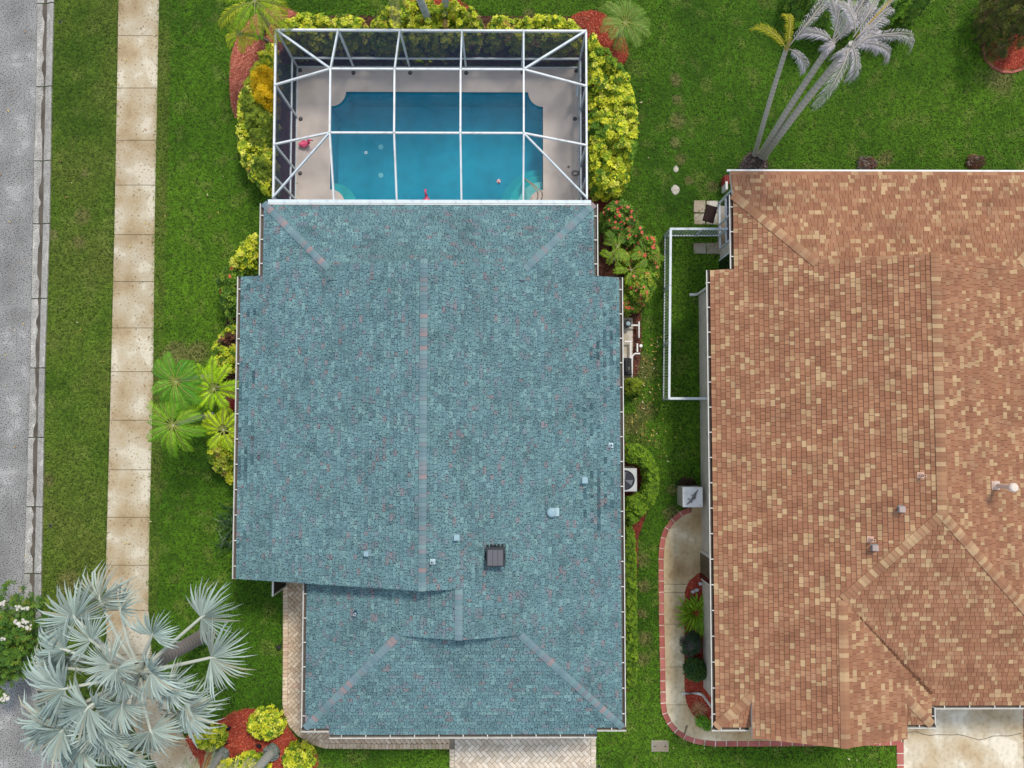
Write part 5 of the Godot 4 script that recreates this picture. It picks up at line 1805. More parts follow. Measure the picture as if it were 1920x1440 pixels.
# ---------------------------------------------------------------- plants
func rosette(called: String, leaves: int, l: float, w: float, lift: float, inner := 0.0) -> Mesh:
	if leafmesh.has(called): return leafmesh[called]
	var b := MB.new()
	for i in leaves:
		var a := TAU * (i + rng.randf_range(-0.25, 0.25)) / leaves
		var f := Vector3(cos(a), 0, sin(a))
		var s := Vector3(-sin(a), 0, cos(a)) * w * 0.5
		var ll := l * rng.randf_range(0.75, 1.15)
		var e := lift * rng.randf_range(0.4, 1.4)
		var o := f * ll * 0.08
		var m := f * ll * 0.52 + Vector3(0, e * ll * 0.8, 0)
		var t := f * ll + Vector3(0, e * ll * 0.55, 0)
		var k := vary(Color(0.92, 0.92, 0.92), 0.16)
		var c := m - Vector3(0, w * 0.12, 0)
		b.tri(o, m + s, c, k); b.tri(o, c, m - s, k)
		b.tri(m + s, t, c, k); b.tri(c, t, m - s, k)
	leafmesh[called] = b.mesh(M.leaf)
	return leafmesh[called]

func edge_distance(q: Vector2, p: PackedVector2Array) -> Array:
	var best := 1e9
	var out := Vector2.ZERO
	for i in p.size():
		var c := Geometry2D.get_closest_point_to_segment(q, p[i], p[(i + 1) % p.size()])
		var d := q.distance_to(c)
		if d < best:
			best = d
			out = (c - q) / maxf(d, 1e-4)
	return [best, out]

# foliage that fills a plan outline up to a height, rounded at its rim
func foliage(root: Node3D, poly: PackedVector2Array, h: float, rim: float, me: Mesh, tones: Array, per_m: float, size := 1.0, lumpy := 0.25, spots = null, called := "foliage") -> Array:
	var lo := poly[0]
	var hi := poly[0]
	for q in poly:
		lo = lo.min(q); hi = hi.max(q)
	var at := []
	var tint := []
	var tops := []
	var o := Vector2(root.position.x, root.position.z)
	var count := int((hi.x - lo.x) * (hi.y - lo.y) * per_m)
	for i in count:
		var q := Vector2(rng.randf_range(lo.x, hi.x), rng.randf_range(lo.y, hi.y))
		if not Geometry2D.is_point_in_polygon(q, poly): continue
		var ed := edge_distance(q, poly)
		var f: float = clampf(ed[0] / rim, 0.0, 1.0)
		var nz := lump.get_noise_2d(q.x * 9.0, q.y * 9.0)
		var nz2 := lump.get_noise_2d(q.x * 30.0 + 40, q.y * 30.0)
		var top: float = h * (0.30 + 0.70 * sqrt(1.0 - (1.0 - f) * (1.0 - f))) * (1.0 + lumpy * nz + lumpy * 1.1 * nz2)
		var y := top - pow(rng.randf(), 1.6) * 0.38 * minf(1.0, h)
		if rng.randf() < 0.22: y = rng.randf_range(0.12, 1.0) * top
		var lean: Vector2 = ed[1] * (1.0 - f) * 1.1
		var up := Vector3(lean.x + rng.randf_range(-0.55, 0.55), 1.0, lean.y + rng.randf_range(-0.55, 0.55)).normalized()
		var x := up.cross(Vector3(cos(i), 0, sin(i))).normalized()
		var sc := size * rng.randf_range(0.7, 1.25)
		at.append(Transform3D(Basis(x, up, x.cross(up)).scaled(Vector3(sc, sc, sc)), Vector3(q.x - o.x, maxf(0.05, y), q.y - o.y)))
		var k := pick(tones)
		if spots != null and lump.get_noise_2d(q.x * spots[1] + 7, q.y * spots[1] - 3) > spots[2]: k = pick(spots[0])
		tint.append(vary(k, 0.22))
		if top - y < 0.12: tops.append(Vector3(q.x - o.x, top, q.y - o.y))
	var f := copies(called, me, at, tint, root)
	f.set_meta("kind", "stuff")
	return tops

func stems(root: Node3D, poly: PackedVector2Array, h: float, n: int) -> void:
	var c := Vector2.ZERO
	for q in poly: c += q / poly.size()
	var o := Vector2(root.position.x, root.position.z)
	for i in n:
		var b := MB.new()
		var a := poly[(i * poly.size()) / n].lerp(c, 0.55) - o
		var e := poly[(i * poly.size()) / n].lerp(c, 0.25) - o
		b.tube([Vector3(a.x, 0, a.y), Vector3(lerpf(a.x, e.x, 0.5), h * 0.4, lerpf(a.y, e.y, 0.5)), Vector3(e.x, h * 0.75, e.y)], [0.03, 0.022, 0.01], 5, K(0.12, 0.085, 0.055))
		part("stem", b, M.bark, root)

const YG := [[Color(0.70, 0.72, 0.040), 6], [Color(0.54, 0.62, 0.03), 4], [Color(0.28, 0.42, 0.025), 4], [Color(0.09, 0.19, 0.012), 4], [Color(0.80, 0.80, 0.12), 3]]
const GREEN := [[Color(0.085, 0.19, 0.018), 4], [Color(0.12, 0.25, 0.02), 4], [Color(0.045, 0.11, 0.012), 3], [Color(0.20, 0.32, 0.03), 2]]
const OLIVE := [[Color(0.17, 0.25, 0.02), 4], [Color(0.25, 0.33, 0.025), 3], [Color(0.09, 0.15, 0.012), 3]]
const GOLD := [[Color(0.86, 0.56, 0.006), 5], [Color(0.90, 0.66, 0.02), 3], [Color(0.70, 0.47, 0.012), 2]]
const DARKG := [[Color(0.025, 0.07, 0.015), 4], [Color(0.045, 0.11, 0.02), 3], [Color(0.08, 0.16, 0.025), 2]]

func shrub(called: String, label: String, category: String, px: Array, h: float, tones: Array, kind: String, opt := {}) -> Node3D:
	var poly := rounded(plan(px, h * 0.75), opt.get("round", 2))
	var c := Vector2.ZERO
	for q in poly: c += q / poly.size()
	var t := thing(called, label, category, Vector3(c.x, 0, c.y), opt.get("group", ""))
	var me: Mesh
	match kind:
		"whorl": me = rosette("whorl", 8, 0.145, 0.058, 0.5)
		"small": me = rosette("small", 6, 0.075, 0.036, 0.5)
		"fine": me = rosette("fine", 7, 0.06, 0.020, 0.6)
		"narrow": me = rosette("narrow", 9, 0.13, 0.026, 0.55)
		_: me = rosette("broad", 6, 0.14, 0.065, 0.4)
	var tops := foliage(t, poly, h, opt.get("rim", 0.35), me, tones, opt.get("per", 300.0), opt.get("size", 1.0), opt.get("lumpy", 0.3), opt.get("spots"))
	stems(t, poly, h, opt.get("stems", 5))
	if opt.has("flowers"):
		var fm := rosette("flower", 7, 0.05, 0.045, 0.25)
		var at := []
		var tint := []
		for i in opt.flowers:
			var p: Vector3 = tops[rng.randi() % tops.size()]
			for j in 3:
				at.append(Transform3D(Basis(Vector3.UP, rng.randf() * TAU).scaled(Vector3.ONE * rng.randf_range(0.8, 1.3)), p + Vector3(rng.randf_range(-0.035, 0.035), 0.03 + rng.randf() * 0.03, rng.randf_range(-0.035, 0.035))))
				tint.append(vary(pick([[K(0.72, 0.16, 0.09), 3], [K(0.78, 0.25, 0.14), 2], [K(0.66, 0.05, 0.06), 1.2]]), 0.12))
		copies("blossom", fm, at, tint, t).set_meta("kind", "stuff")
	return t

# feather frond along +x from the origin, curving down
func pinnate(l: float, pairs: int, leaf: float, w: float, rise: float, droop: float, k: Color, sweep := 0.7, sag := 0.35, curl := 0.0, rk := Color(0.3, 0.32, 0.1), bare_to := 0.18) -> MB:
	var b := MB.new()
	var n := 14
	var pts := [Vector3.ZERO]
	var rr := [0.022]
	var p := Vector3.ZERO
	for i in n:
		var e := rise - droop * pow((i + 0.5) / n, 1.2)
		p += Vector3(cos(e), sin(e), curl * 0.25 * i / n) * (l / n)
		pts.append(p)
		rr.append(0.022 * (1.0 - 0.85 * (i + 1) / n))
	b.tube(pts, rr, 4, rk)
	for i in pairs:
		var f := lerpf(bare_to, 1.0, i / float(pairs - 1))
		var g := f * n
		var j := mini(int(g), n - 1)
		var o: Vector3 = pts[j].lerp(pts[j + 1], g - j)
		var t: Vector3 = (pts[j + 1] - pts[j]).normalized()
		var side := t.cross(Vector3.UP).normalized()
		var up := side.cross(t).normalized()
		var ll := leaf * (0.35 + 0.65 * sin(PI * clampf(0.12 + 0.82 * (f - bare_to) / (1.0 - bare_to), 0, 1))) * rng.randf_range(0.85, 1.12)
		for s in [-1.0, 1.0]:
			var sw := sweep * rng.randf_range(0.75, 1.25) + 0.5 * f
			var d: Vector3 = (side * s + t * sw + up * rng.randf_range(-0.05, 0.25)).normalized()
			var hw := t * w * 0.5
			var m: Vector3 = o + d * ll * 0.5 + Vector3(0, -sag * ll * 0.12, 0)
			var e2: Vector3 = o + d * ll * (0.96 - 0.2 * sag) + Vector3(0, -sag * ll * rng.randf_range(0.35, 0.75), 0) + t * curl * ll * 0.3
			var kk := vary(k, 0.24)
			b.tri(o, m - hw, m + hw, kk)
			b.tri(m - hw, e2, m + hw, kk)
	return b

func trunk(root: Node3D, pts: Array, r0: float, r1: float, k: Color, k2: Color, rings := 14, called := "trunk") -> void:
	var c := Curve3D.new()
	for i in pts.size():
		var tang: Vector3 = (pts[mini(i + 1, pts.size() - 1)] - pts[maxi(i - 1, 0)]) * 0.2
		c.add_point(pts[i], -tang, tang)
	var p := []
	var r := []
	for i in rings * 2 + 1:
		var f := i / float(rings * 2)
		p.append(c.sample_baked(f * c.get_baked_length()))
		r.append(lerpf(r0, r1, f) * (1.06 if i % 2 == 0 else 0.97) * (1.35 if i == 0 else 1.0))
	var b := MB.new()
	b.tube(p, r, 10, k, k2)
	part(called, b, M.bark, root)

# palm whose crown sits at `top` (world); base on the ground
func palm(label: String, base: Vector3, top: Vector3, o: Dictionary) -> Node3D:
	var t := thing(o.get("name", "palm_tree"), label, "palm", Vector3(base.x, 0, base.z), o.get("group", ""))
	var d := top - t.position
	if o.get("stem", true):
		trunk(t, [Vector3.ZERO, Vector3(d.x * 0.4, d.y * 0.5, d.z * 0.4), d], o.get("r0", 0.13), o.get("r1", 0.09), o.get("bark", K(0.42, 0.42, 0.38)), o.get("bark2", K(0.34, 0.34, 0.31)), o.get("rings", 14))
	var n: int = o.get("fronds", 14)
	for i in n:
		var a: float = TAU * (i + rng.randf_range(-0.55, 0.55)) / n + o.get("turn", 0.0)
		var young := float(i % 3) / 2.0
		var k: Color = o.k
		if o.has("k2"): k = k.lerp(o.k2, rng.randf())
		var b := pinnate(o.l * rng.randf_range(0.68, 1.12), o.get("pairs", 26), o.leaf, o.get("w", 0.035), lerpf(o.get("rise", 0.35), o.get("rise", 0.35) + 0.45, young) + rng.randf_range(-0.1, 0.1), o.get("droop", 1.1) + rng.randf_range(-0.2, 0.3), k, o.get("sweep", 0.7), o.get("sag", 0.4), rng.randf_range(-0.5, 0.5) * o.get("curl", 0.5), o.get("rk", Color(0.30, 0.34, 0.08)))
		var f := part("frond", b, M.palm_leaf, t)
		f.transform = Transform3D(Basis(Vector3.UP, -a), d + Vector3(cos(a), 0, sin(a)) * 0.04)
	return t

# one fan leaf: hub, heading (image angle), pitch, radius
func fan_leaf(root: Node3D, hub: Vector3, crown: Vector3, a: float, pitch: float, r: float, k: Color, spread := 118.0, cup := 0.12, droop := 0.25, segs := 32, worn := 0.0) -> void:
	var b := MB.new()
	var f := Vector3(cos(a) * cos(pitch), sin(pitch), sin(a) * cos(pitch))
	var s := Vector3(-sin(a), 0, cos(a))
	var up := s.cross(f)
	if up.y < 0: up = -up
	var roll := rng.randf_range(-0.45, 0.45)
	s = (s * cos(roll) + up * sin(roll)).normalized()
	up = s.cross(f)
	if up.y < 0: up = -up
	var sp := deg_to_rad(spread * rng.randf_range(0.85, 1.12))
	var dth := 2.0 * sp / segs
	var pt := func(th: float, rad: float, lift: float) -> Vector3:
		var q := rad / r
		return hub + f * (cos(th) * rad) + s * (sin(th) * rad) + up * (cup * rad * absf(sin(th)) + lift) + Vector3(0, -droop * rad * q * q, 0)
	for i in segs:
		if rng.randf() < 0.04 + worn * 0.1: continue
		var th := -sp + dth * (i + 0.5)
		var kk := vary(k, 0.30)
		if rng.randf() < 0.06 + worn * 0.25: kk = kk.lerp(K(0.42, 0.37, 0.27), 0.6)
		var body := r * lerpf(0.68, 1.0, pow(maxf(cos(th * 0.5), 0.01), 0.6)) * rng.randf_range(0.80, 1.10)
		var r1 := body * rng.randf_range(0.34, 0.48)
		var r2 := body * 0.74
		var l1: Vector3 = pt.call(th - dth * 0.5, r1, 0.0)
		var m1: Vector3 = pt.call(th, r1, 0.05 * r)
		var e1: Vector3 = pt.call(th + dth * 0.5, r1, 0.0)
		var jit := rng.randf_range(-0.5, 0.5) * dth
		var dip := -rng.randf() * 0.07 * r
		var l2: Vector3 = pt.call(th + jit - dth * 0.27, r2, dip)
		var m2: Vector3 = pt.call(th + jit, r2, dip + 0.04 * r)
		var e2: Vector3 = pt.call(th + jit + dth * 0.27, r2, dip)
		var tip: Vector3 = pt.call(th + jit * 2.0, body, dip * 2.0 - rng.randf() * 0.12 * r * (1.0 + 3.0 * worn))
		b.tri(hub, l1, m1, kk); b.tri(hub, m1, e1, kk)
		b.quad(l1, l2, m2, m1, kk); b.quad(m1, m2, e2, e1, kk)
		b.tri(l2, tip, m2, kk); b.tri(m2, tip, e2, kk)
	var o := part("fan_leaf", b, M.palm_leaf, root)
	var pb := MB.new()
	var mid := crown.lerp(hub, 0.5) + Vector3(0, 0.18, 0)
	pb.tube([crown, mid, hub, hub + f * r * 0.14], [0.085, 0.062, 0.045, 0.012], 6, K(0.54, 0.57, 0.50))
	part("leaf_stalk", pb, M.palm_leaf, o)

func build_bismarck() -> void:
	var base := P(388, 1188)
	var t := thing("fan_palm", "large silver blue fan palm shading the sidewalk", "palm", base)
	var crown := P(266, 1257, 5.5) - base
	trunk(t, [Vector3.ZERO, crown * 0.5, crown], 0.26, 0.20, K(0.30, 0.27, 0.26), K(0.22, 0.20, 0.19), 22)
	var bo := MB.new()
	for i in 16:   # old leaf bases round the heart
		var a := i * 2.4
		bo.tube([crown + Vector3(cos(a) * 0.14, -0.25, sin(a) * 0.14), crown + Vector3(cos(a) * 0.36, 0.10 + 0.02 * i, sin(a) * 0.36)], [0.07, 0.03], 5, K(0.16, 0.10, 0.06))
	bo.lathe([[0.26, -0.4], [0.30, -0.1], [0.16, 0.25], [0.0, 0.4]], crown, 12, K(0.20, 0.17, 0.06))
	part("leaf_bases", bo, M.bark, t)
	var silver := K(0.44, 0.52, 0.485)
	# hub x, y and reach in a 3.6 times enlargement of the corner at (0, 1040); heading in degrees; height; pitch
	for q in [[715, 300, 250, -88, 5.9, 0.05], [550, 430, 250, -115, 6.2, 0.05], [855, 370, 190, -70, 6.0, -0.1], [1070, 545, 200, -60, 6.9, 0.45], [1400, 425, 245, -28, 6.1, 0.0], [1465, 695, 275, 2, 6.2, 0.0], [480, 640, 265, 192, 6.3, 0.0], [660, 580, 200, -130, 7.0, 0.3], [790, 740, 215, 195, 7.5, 0.5], [830, 770, 170, 60, 7.7, 0.7], [1060, 790, 235, 25, 7.2, 0.25], [480, 905, 330, 178, 6.2, -0.05], [1290, 1000, 250, 10, 6.1, 0.0], [1295, 1050, 275, 65, 5.9, -0.1], [640, 1030, 300, 130, 6.6, 0.1], [870, 1010, 240, 95, 6.9, 0.2], [780, 1250, 250, 100, 6.0, -0.1], [1060, 1190, 215, 60, 6.0, -0.1], [600, 1300, 260, 120, 5.6, -0.2], [380, 1130, 270, 155, 5.6, -0.15], [560, 460, 200, -60, 5.4, -0.25], [700, 1040, 190, 20, 6.4, 0.1], [480, 690, 170, 85, 5.3, -0.4], [900, 1330, 240, 75, 5.3, -0.35], [330, 1200, 190, 200, 5.2, -0.3], [1000, 1240, 160, 120, 5.5, -0.3], [420, 760, 250, 170, 5.7, -0.1], [470, 1180, 260, 140, 6.0, -0.05], [720, 1180, 240, 110, 6.3, 0.05], [1180, 900, 200, 40, 6.6, 0.15], [880, 860, 150, 110, 7.6, 0.6], [520, 1340, 230, 125, 5.2, -0.35]]:
		var h: float = q[4]
		var hub := P(q[0] / 3.6 - 12.0, 1040 + q[1] / 3.6, h) - base
		var r: float = 1.04 * q[2] / 3.6 * (EYE - h) / FOC
		var k := silver.lerp(K(0.32, 0.42, 0.40), rng.randf())
		fan_leaf(t, hub, crown + Vector3(0, 0.1, 0), deg_to_rad(q[3]), q[5], r, k, 112.0 if h < 6.8 else 98.0, rng.randf_range(0.12, 0.5), rng.randf_range(0.10, 0.42), 34, 0.0 if h > 5.9 else 0.6)

func build_plants() -> void:
	# hedges round the pool cage
	var sp := [[[K(0.62, 0.42, 0.10), 1], [K(0.30, 0.20, 0.08), 1], [K(0.10, 0.17, 0.02), 1]], 22.0, 0.42]
	shrub("hedge", "yellow-green clipped hedge behind the pool cage near the corner palms", "hedge", [[524, 52], [545, 34], [600, 29], [690, 30], [690, 88], [600, 90], [530, 88]], 1.7, YG, "whorl", {"per": 270.0, "spots": sp})
	shrub("hedge", "tall yellow hedge clump wrapping two palm trunks behind the cage", "hedge", [[686, 40], [735, 22], [770, 6], [840, 8], [880, 22], [912, 48], [905, 84], [790, 96], [690, 90]], 1.9, YG, "whorl", {"per": 270.0, "spots": sp, "lumpy": 0.4})
	shrub("hedge", "low yellow-green hedge behind the cage next to the red mulch", "hedge", [[908, 44], [935, 30], [1000, 30], [1060, 36], [1090, 55], [1092, 88], [1000, 92], [910, 86]], 1.65, YG, "whorl", {"per": 270.0, "spots": sp})
	shrub("hedge", "broad yellow-green hedge on the garden side of the pool cage", "hedge", [[1100, 62], [1118, 72], [1140, 100], [1165, 118], [1182, 150], [1195, 200], [1196, 262], [1186, 320], [1168, 360], [1120, 368], [1104, 350], [1100, 200]], 1.45, YG, "whorl", {"per": 270.0, "spots": [[[K(0.10, 0.22, 0.015), 2], [K(0.16, 0.30, 0.02), 2]], 7.0, 0.25], "stems": 9, "lumpy": 0.35})
	shrub("hedge", "yellow-green hedge on the street side of the pool cage", "hedge", [[514, 72], [495, 85], [470, 125], [448, 180], [440, 240], [446, 290], [462, 330], [500, 362], [514, 368], [512, 200]], 1.3, YG, "whorl", {"per": 260.0, "stems": 9, "spots": sp})
	shrub("golden_bush", "bright golden yellow bush against the street side of the cage", "bush", [[470, 135], [490, 120], [512, 126], [512, 205], [490, 200], [466, 172]], 1.9, GOLD, "narrow", {"per": 520.0})
	shrub("green_bush", "dense mid-green bush below the golden bush", "bush", [[455, 165], [470, 160], [485, 200], [512, 205], [512, 285], [480, 285], [460, 250], [450, 200]], 1.65, OLIVE, "small", {"per": 900.0, "lumpy": 0.2})
	shrub("round_bush", "round clipped green bush near the house corner of the cage", "bush", [[472, 305], [485, 290], [510, 288], [512, 340], [495, 348], [474, 335]], 1.55, OLIVE, "small", {"per": 1000.0, "lumpy": 0.15})
	# along the street-side wall
	shrub("croton_bush", "bright yellow shrub below the stepped roof corner", "bush", [[482, 436], [465, 440], [445, 465], [428, 500], [432, 512], [484, 512]], 1.4, YG, "whorl", {"per": 270.0})
	shrub("flowering_bush", "dark green shrub with few red blossoms by the street-side eave", "bush", [[432, 498], [482, 502], [482, 515], [450, 520], [448, 600], [430, 606], [412, 570], [408, 535], [420, 505]], 1.2, GREEN, "broad", {"per": 270.0, "flowers": 7})
	shrub("croton_bush", "yellow shrub beside the wall above the bright palm", "bush", [[446, 605], [425, 612], [400, 640], [396, 665], [405, 695], [448, 702]], 1.3, YG, "whorl", {"per": 250.0, "spots": [[[K(0.22, 0.08, 0.05), 1], [K(0.12, 0.06, 0.04), 1]], 14.0, 0.3]})
	shrub("croton_bush", "yellow shrub beside the wall below the bright palm", "bush", [[446, 810], [400, 822], [387, 840], [388, 862], [402, 882], [425, 905], [446, 915]], 1.3, YG, "whorl", {"per": 250.0, "spots": sp})
	shrub("red_plant", "small dark red leafed plant between the two bright palms", "plant", [[428, 752], [446, 748], [446, 772], [430, 770]], 0.9, [[K(0.30, 0.03, 0.025), 2], [K(0.16, 0.02, 0.02), 2]], "narrow", {"per": 500.0, "stems": 2})
	# flowering shrubs between the houses
	shrub("flowering_bush", "dark leafed shrub with coral blossoms at the pool cage corner", "bush", [[1132, 385], [1150, 374], [1178, 380], [1198, 410], [1212, 440], [1205, 470], [1180, 465], [1150, 448], [1132, 430]], 1.5, GREEN, "broad", {"per": 270.0, "flowers": 75, "lumpy": 0.4})
	shrub("flowering_bush", "bright green shrub with coral red blossoms facing the picket fence", "bush", [[1190, 450], [1212, 436], [1232, 455], [1240, 490], [1232, 530], [1222, 558], [1195, 582], [1170, 584], [1168, 555], [1180, 510], [1165, 480]], 1.4, [[K(0.16, 0.30, 0.02), 4], [K(0.27, 0.38, 0.03), 3], [K(0.08, 0.17, 0.015), 3], [K(0.42, 0.42, 0.05), 1]], "broad", {"per": 270.0, "flowers": 95, "lumpy": 0.4})
	shrub("boxed_shrub", "small square clipped shrub beside the pool pump", "bush", [[1172, 708], [1206, 710], [1207, 738], [1174, 742]], 0.8, OLIVE, "small", {"per": 700.0, "round": 1})
	# hedge ring and strip along the garden-side wall
	shrub("hedge", "curved green hedge wrapping around the air conditioner", "hedge", [[1170, 832], [1200, 832], [1222, 850], [1235, 880], [1238, 915], [1228, 945], [1205, 968], [1190, 985], [1172, 985], [1172, 935], [1195, 930], [1208, 915], [1207, 872], [1172, 868]], 1.15, [[K(0.14, 0.27, 0.015), 4], [K(0.22, 0.37, 0.02), 3], [K(0.06, 0.13, 0.01), 2]], "small", {"per": 900.0, "round": 1, "rim": 0.2, "lumpy": 0.15})
	shrub("hedge", "long narrow clipped green hedge along the garden-side wall", "hedge", [[1165, 984], [1190, 984], [1194, 1050], [1195, 1150], [1197, 1250], [1194, 1292], [1165, 1294]], 1.05, [[K(0.13, 0.25, 0.015), 4], [K(0.22, 0.36, 0.02), 3], [K(0.06, 0.13, 0.01), 3]], "small", {"per": 850.0, "round": 1, "rim": 0.18, "lumpy": 0.15, "stems": 8})
	# mulch bed in front
	for q in [[497, 1361, 36, 28, "oval yellow-green clipped shrub beside the curve of the brick walk"], [392, 1386, 29, 24, "yellow-green shrub half under the silver fan leaves"], [558, 1426, 29, 30, "round yellow-green shrub beside the lawn strip"], [468, 1442, 34, 26, "yellow-green shrub behind the leaning grey trunk"], [424, 1444, 20, 16, "small yellow-green shrub by the dry frond"]]:
		var px := []
		for i in 10:
			var a := TAU * i / 10.0
			px.append([q[0] + cos(a) * q[2] * rng.randf_range(0.92, 1.1), q[1] + sin(a) * q[3] * rng.randf_range(0.92, 1.1)])
		shrub("clipped_shrub", q[4], "bush", px, 0.75, YG, "whorl", {"per": 270.0, "rim": 0.3, "lumpy": 0.15})
	# plants in the narrow bed by the brown-roofed house
	var fern := thing("fern", "large bright green sword fern in the narrow mulch bed", "fern", P(1306, 1150))
	for i in 90:
		var a := i * 2.39996
		var f := sqrt((i + 1) / 90.0)
		var l := rng.randf_range(0.5, 0.72) * (0.6 + 0.5 * f)
		var e := 1.2 - 0.85 * f + rng.randf_range(-0.15, 0.15)
		var d := Vector3(cos(a) * cos(e), sin(e), sin(a) * cos(e))
		var s := Vector3(-sin(a), 0, cos(a)) * rng.randf_range(0.034, 0.052)
		var o := Vector3(cos(a), 0, sin(a)) * 0.30 * f + Vector3(0, 0.05, 0)
		var m := o + d * l * 0.68
		var t := o + d * l * 0.92 + Vector3(cos(a) * l * 0.12, -l * 0.12 * f, sin(a) * l * 0.12)
		var k := vary(K(0.13, 0.28, 0.015).lerp(K(0.26, 0.42, 0.03), rng.randf()), 0.25)
		var b := MB.new()
		b.quad(o - s * 0.4, o, m - Vector3(0, 0.01, 0), m - s, k); b.quad(o, o + s * 0.4, m + s, m - Vector3(0, 0.01, 0), k)
		b.tri(m - s, m - Vector3(0, 0.01, 0), t, k); b.tri(m - Vector3(0, 0.01, 0), m + s, t, k)
		part("frond", b, M.palm_leaf, fern)
	shrub("dark_shrub", "dark green shrub with purple shoots next to the fern", "bush", [[1283, 1200], [1300, 1188], [1316, 1198], [1315, 1222], [1298, 1233], [1283, 1228]], 0.8, [[K(0.03, 0.07, 0.03), 4], [K(0.05, 0.10, 0.04), 3], [K(0.16, 0.10, 0.15), 1]], "narrow", {"per": 520.0})
	shrub("leafy_shrub", "glossy mid-green shrub between dark shrub and downspout", "bush", [[1288, 1244], [1306, 1236], [1325, 1248], [1327, 1270], [1310, 1282], [1290, 1274]], 0.8, DARKG, "broad", {"per": 380.0})
	shrub("leafy_shrub", "small bright green plant spilling over the path corner", "bush", [[1300, 1345], [1318, 1346], [1334, 1358], [1334, 1374], [1316, 1366]], 0.5, [[K(0.17, 0.38, 0.02), 3], [K(0.10, 0.26, 0.02), 2]], "broad", {"per": 300.0, "stems": 2})
	var br := thing("bromeliad", "coppery spiky rosette plant in the bed corner", "plant", P(1309, 1328))
	for i in 54:
		var a := i * 2.39996
		var l := rng.randf_range(0.36, 0.5)
		var e := rng.randf_range(0.15, 0.8)
		var d := Vector3(cos(a) * cos(e), sin(e), sin(a) * cos(e))
		var s := Vector3(-sin(a), 0, cos(a)) * 0.011
		var b := MB.new()
		var k := pick([[K(0.42, 0.20, 0.10), 3], [K(0.55, 0.32, 0.17), 2], [K(0.28, 0.14, 0.08), 2]])
		b.tri(Vector3(0, 0.05, 0), d * l * 0.5 + s + Vector3(0, 0.05, 0), d * l * 0.5 - s + Vector3(0, 0.05, 0), k)
		b.tri(d * l * 0.5 + s + Vector3(0, 0.05, 0), d * l + Vector3(0, 0.0, 0), d * l * 0.5 - s + Vector3(0, 0.05, 0), k)
		part("leaf", b, M.leaf, br)
	# strap-leaved plant by the street-side wall
	var lily := thing("strap_plant", "dark strap leafed plant under the street-side gutter", "plant", P(437, 990))
	for i in 46:
		var a := PI + rng.randf_range(-1.3, 1.3)
		var b := MB.new()
		var o := Vector3(rng.randf_range(-0.2, 0.3), 0, rng.randf_range(-0.75, 0.75))
		var l := rng.randf_range(0.45, 0.85)
		var f := Vector3(cos(a), 0, sin(a))
		var s := Vector3(-sin(a), 0, cos(a)) * 0.022
		var m := o + f * l * 0.45 + Vector3(0, l * 0.55, 0)
		var t := o + f * l + Vector3(0, l * 0.3, 0)
		var k := vary(pick([[K(0.03, 0.075, 0.03), 3], [K(0.06, 0.12, 0.05), 2], [K(0.16, 0.22, 0.12), 0.6]]), 0.2)
		b.quad(o - s, o + s, m + s, m - s, k)
		b.tri(m - s, m + s, t, k)
		part("leaf", b, M.leaf, lily)
	for q in [[1628, 303, "grey and brown"], [1832, 299, "small reddish brown"]]:
		shrub("withered_plant", "%s withered plant in the lawn above the brown roof" % q[2], "plant", [[q[0] - 18, q[1] + 8], [q[0] - 14, q[1] - 7], [q[0], q[1] - 10], [q[0] + 15, q[1] - 5], [q[0] + 18, q[1] + 8], [q[0], q[1] + 16]], 0.35, [[K(0.12, 0.06, 0.04), 3], [K(0.30, 0.26, 0.24), 2 if q[0] < 1700 else 0.3], [K(0.28, 0.09, 0.05), 1.5]], "narrow", {"per": 270.0, "stems": 4})
	shrub("withered_plant", "dark brown dead clump behind the white cabinet", "plant", [[1270, 912], [1274, 900], [1290, 896], [1306, 903], [1306, 916], [1285, 917]], 0.3, [[K(0.035, 0.02, 0.015), 4], [K(0.12, 0.07, 0.04), 2]], "narrow", {"per": 270.0, "stems": 3})

	# bright feather palms by the street-side wall
	palm("bright yellow-green feather palm touching the gutter, higher one", P(410, 728), P(402, 729, 2.6), {"l": 1.05, "leaf": 0.32, "fronds": 15, "curl": 1.0, "k": K(0.40, 0.62, 0.012), "k2": K(0.28, 0.50, 0.015), "droop": 1.3, "rise": 0.3, "pairs": 30, "w": 0.03, "sag": 0.3, "r0": 0.09, "r1": 0.06})
	palm("smaller yellow-green feather palm touching the gutter beside yellow shrub", P(430, 800), P(419, 806, 2.5), {"l": 0.88, "leaf": 0.27, "fronds": 13, "curl": 1.0, "k": K(0.44, 0.60, 0.015), "k2": K(0.34, 0.50, 0.015), "droop": 1.3, "rise": 0.25, "pairs": 28, "w": 0.028, "sag": 0.3, "r0": 0.08, "r1": 0.055})
	palm("deep green feather palm leaning over the lawn to the sidewalk", P(395, 708), P(330, 715, 3.4), {"l": 1.05, "leaf": 0.42, "fronds": 18, "curl": 2.2, "k": K(0.09, 0.30, 0.025), "k2": K(0.17, 0.38, 0.03), "droop": 1.5, "rise": 0.35, "pairs": 38, "w": 0.024, "sag": 0.8, "r0": 0.11, "r1": 0.08, "sweep": 1.1})
	palm("green feather palm with leaning pale trunk over the lawn", P(398, 779), P(325, 797, 3.3), {"l": 1.05, "leaf": 0.42, "fronds": 18, "curl": 2.2, "k": K(0.15, 0.38, 0.022), "k2": K(0.30, 0.48, 0.03), "droop": 1.5, "rise": 0.35, "pairs": 38, "w": 0.024, "sag": 0.8, "r0": 0.10, "r1": 0.085, "sweep": 1.1, "bark": K(0.62, 0.62, 0.58), "bark2": K(0.52, 0.52, 0.49)})
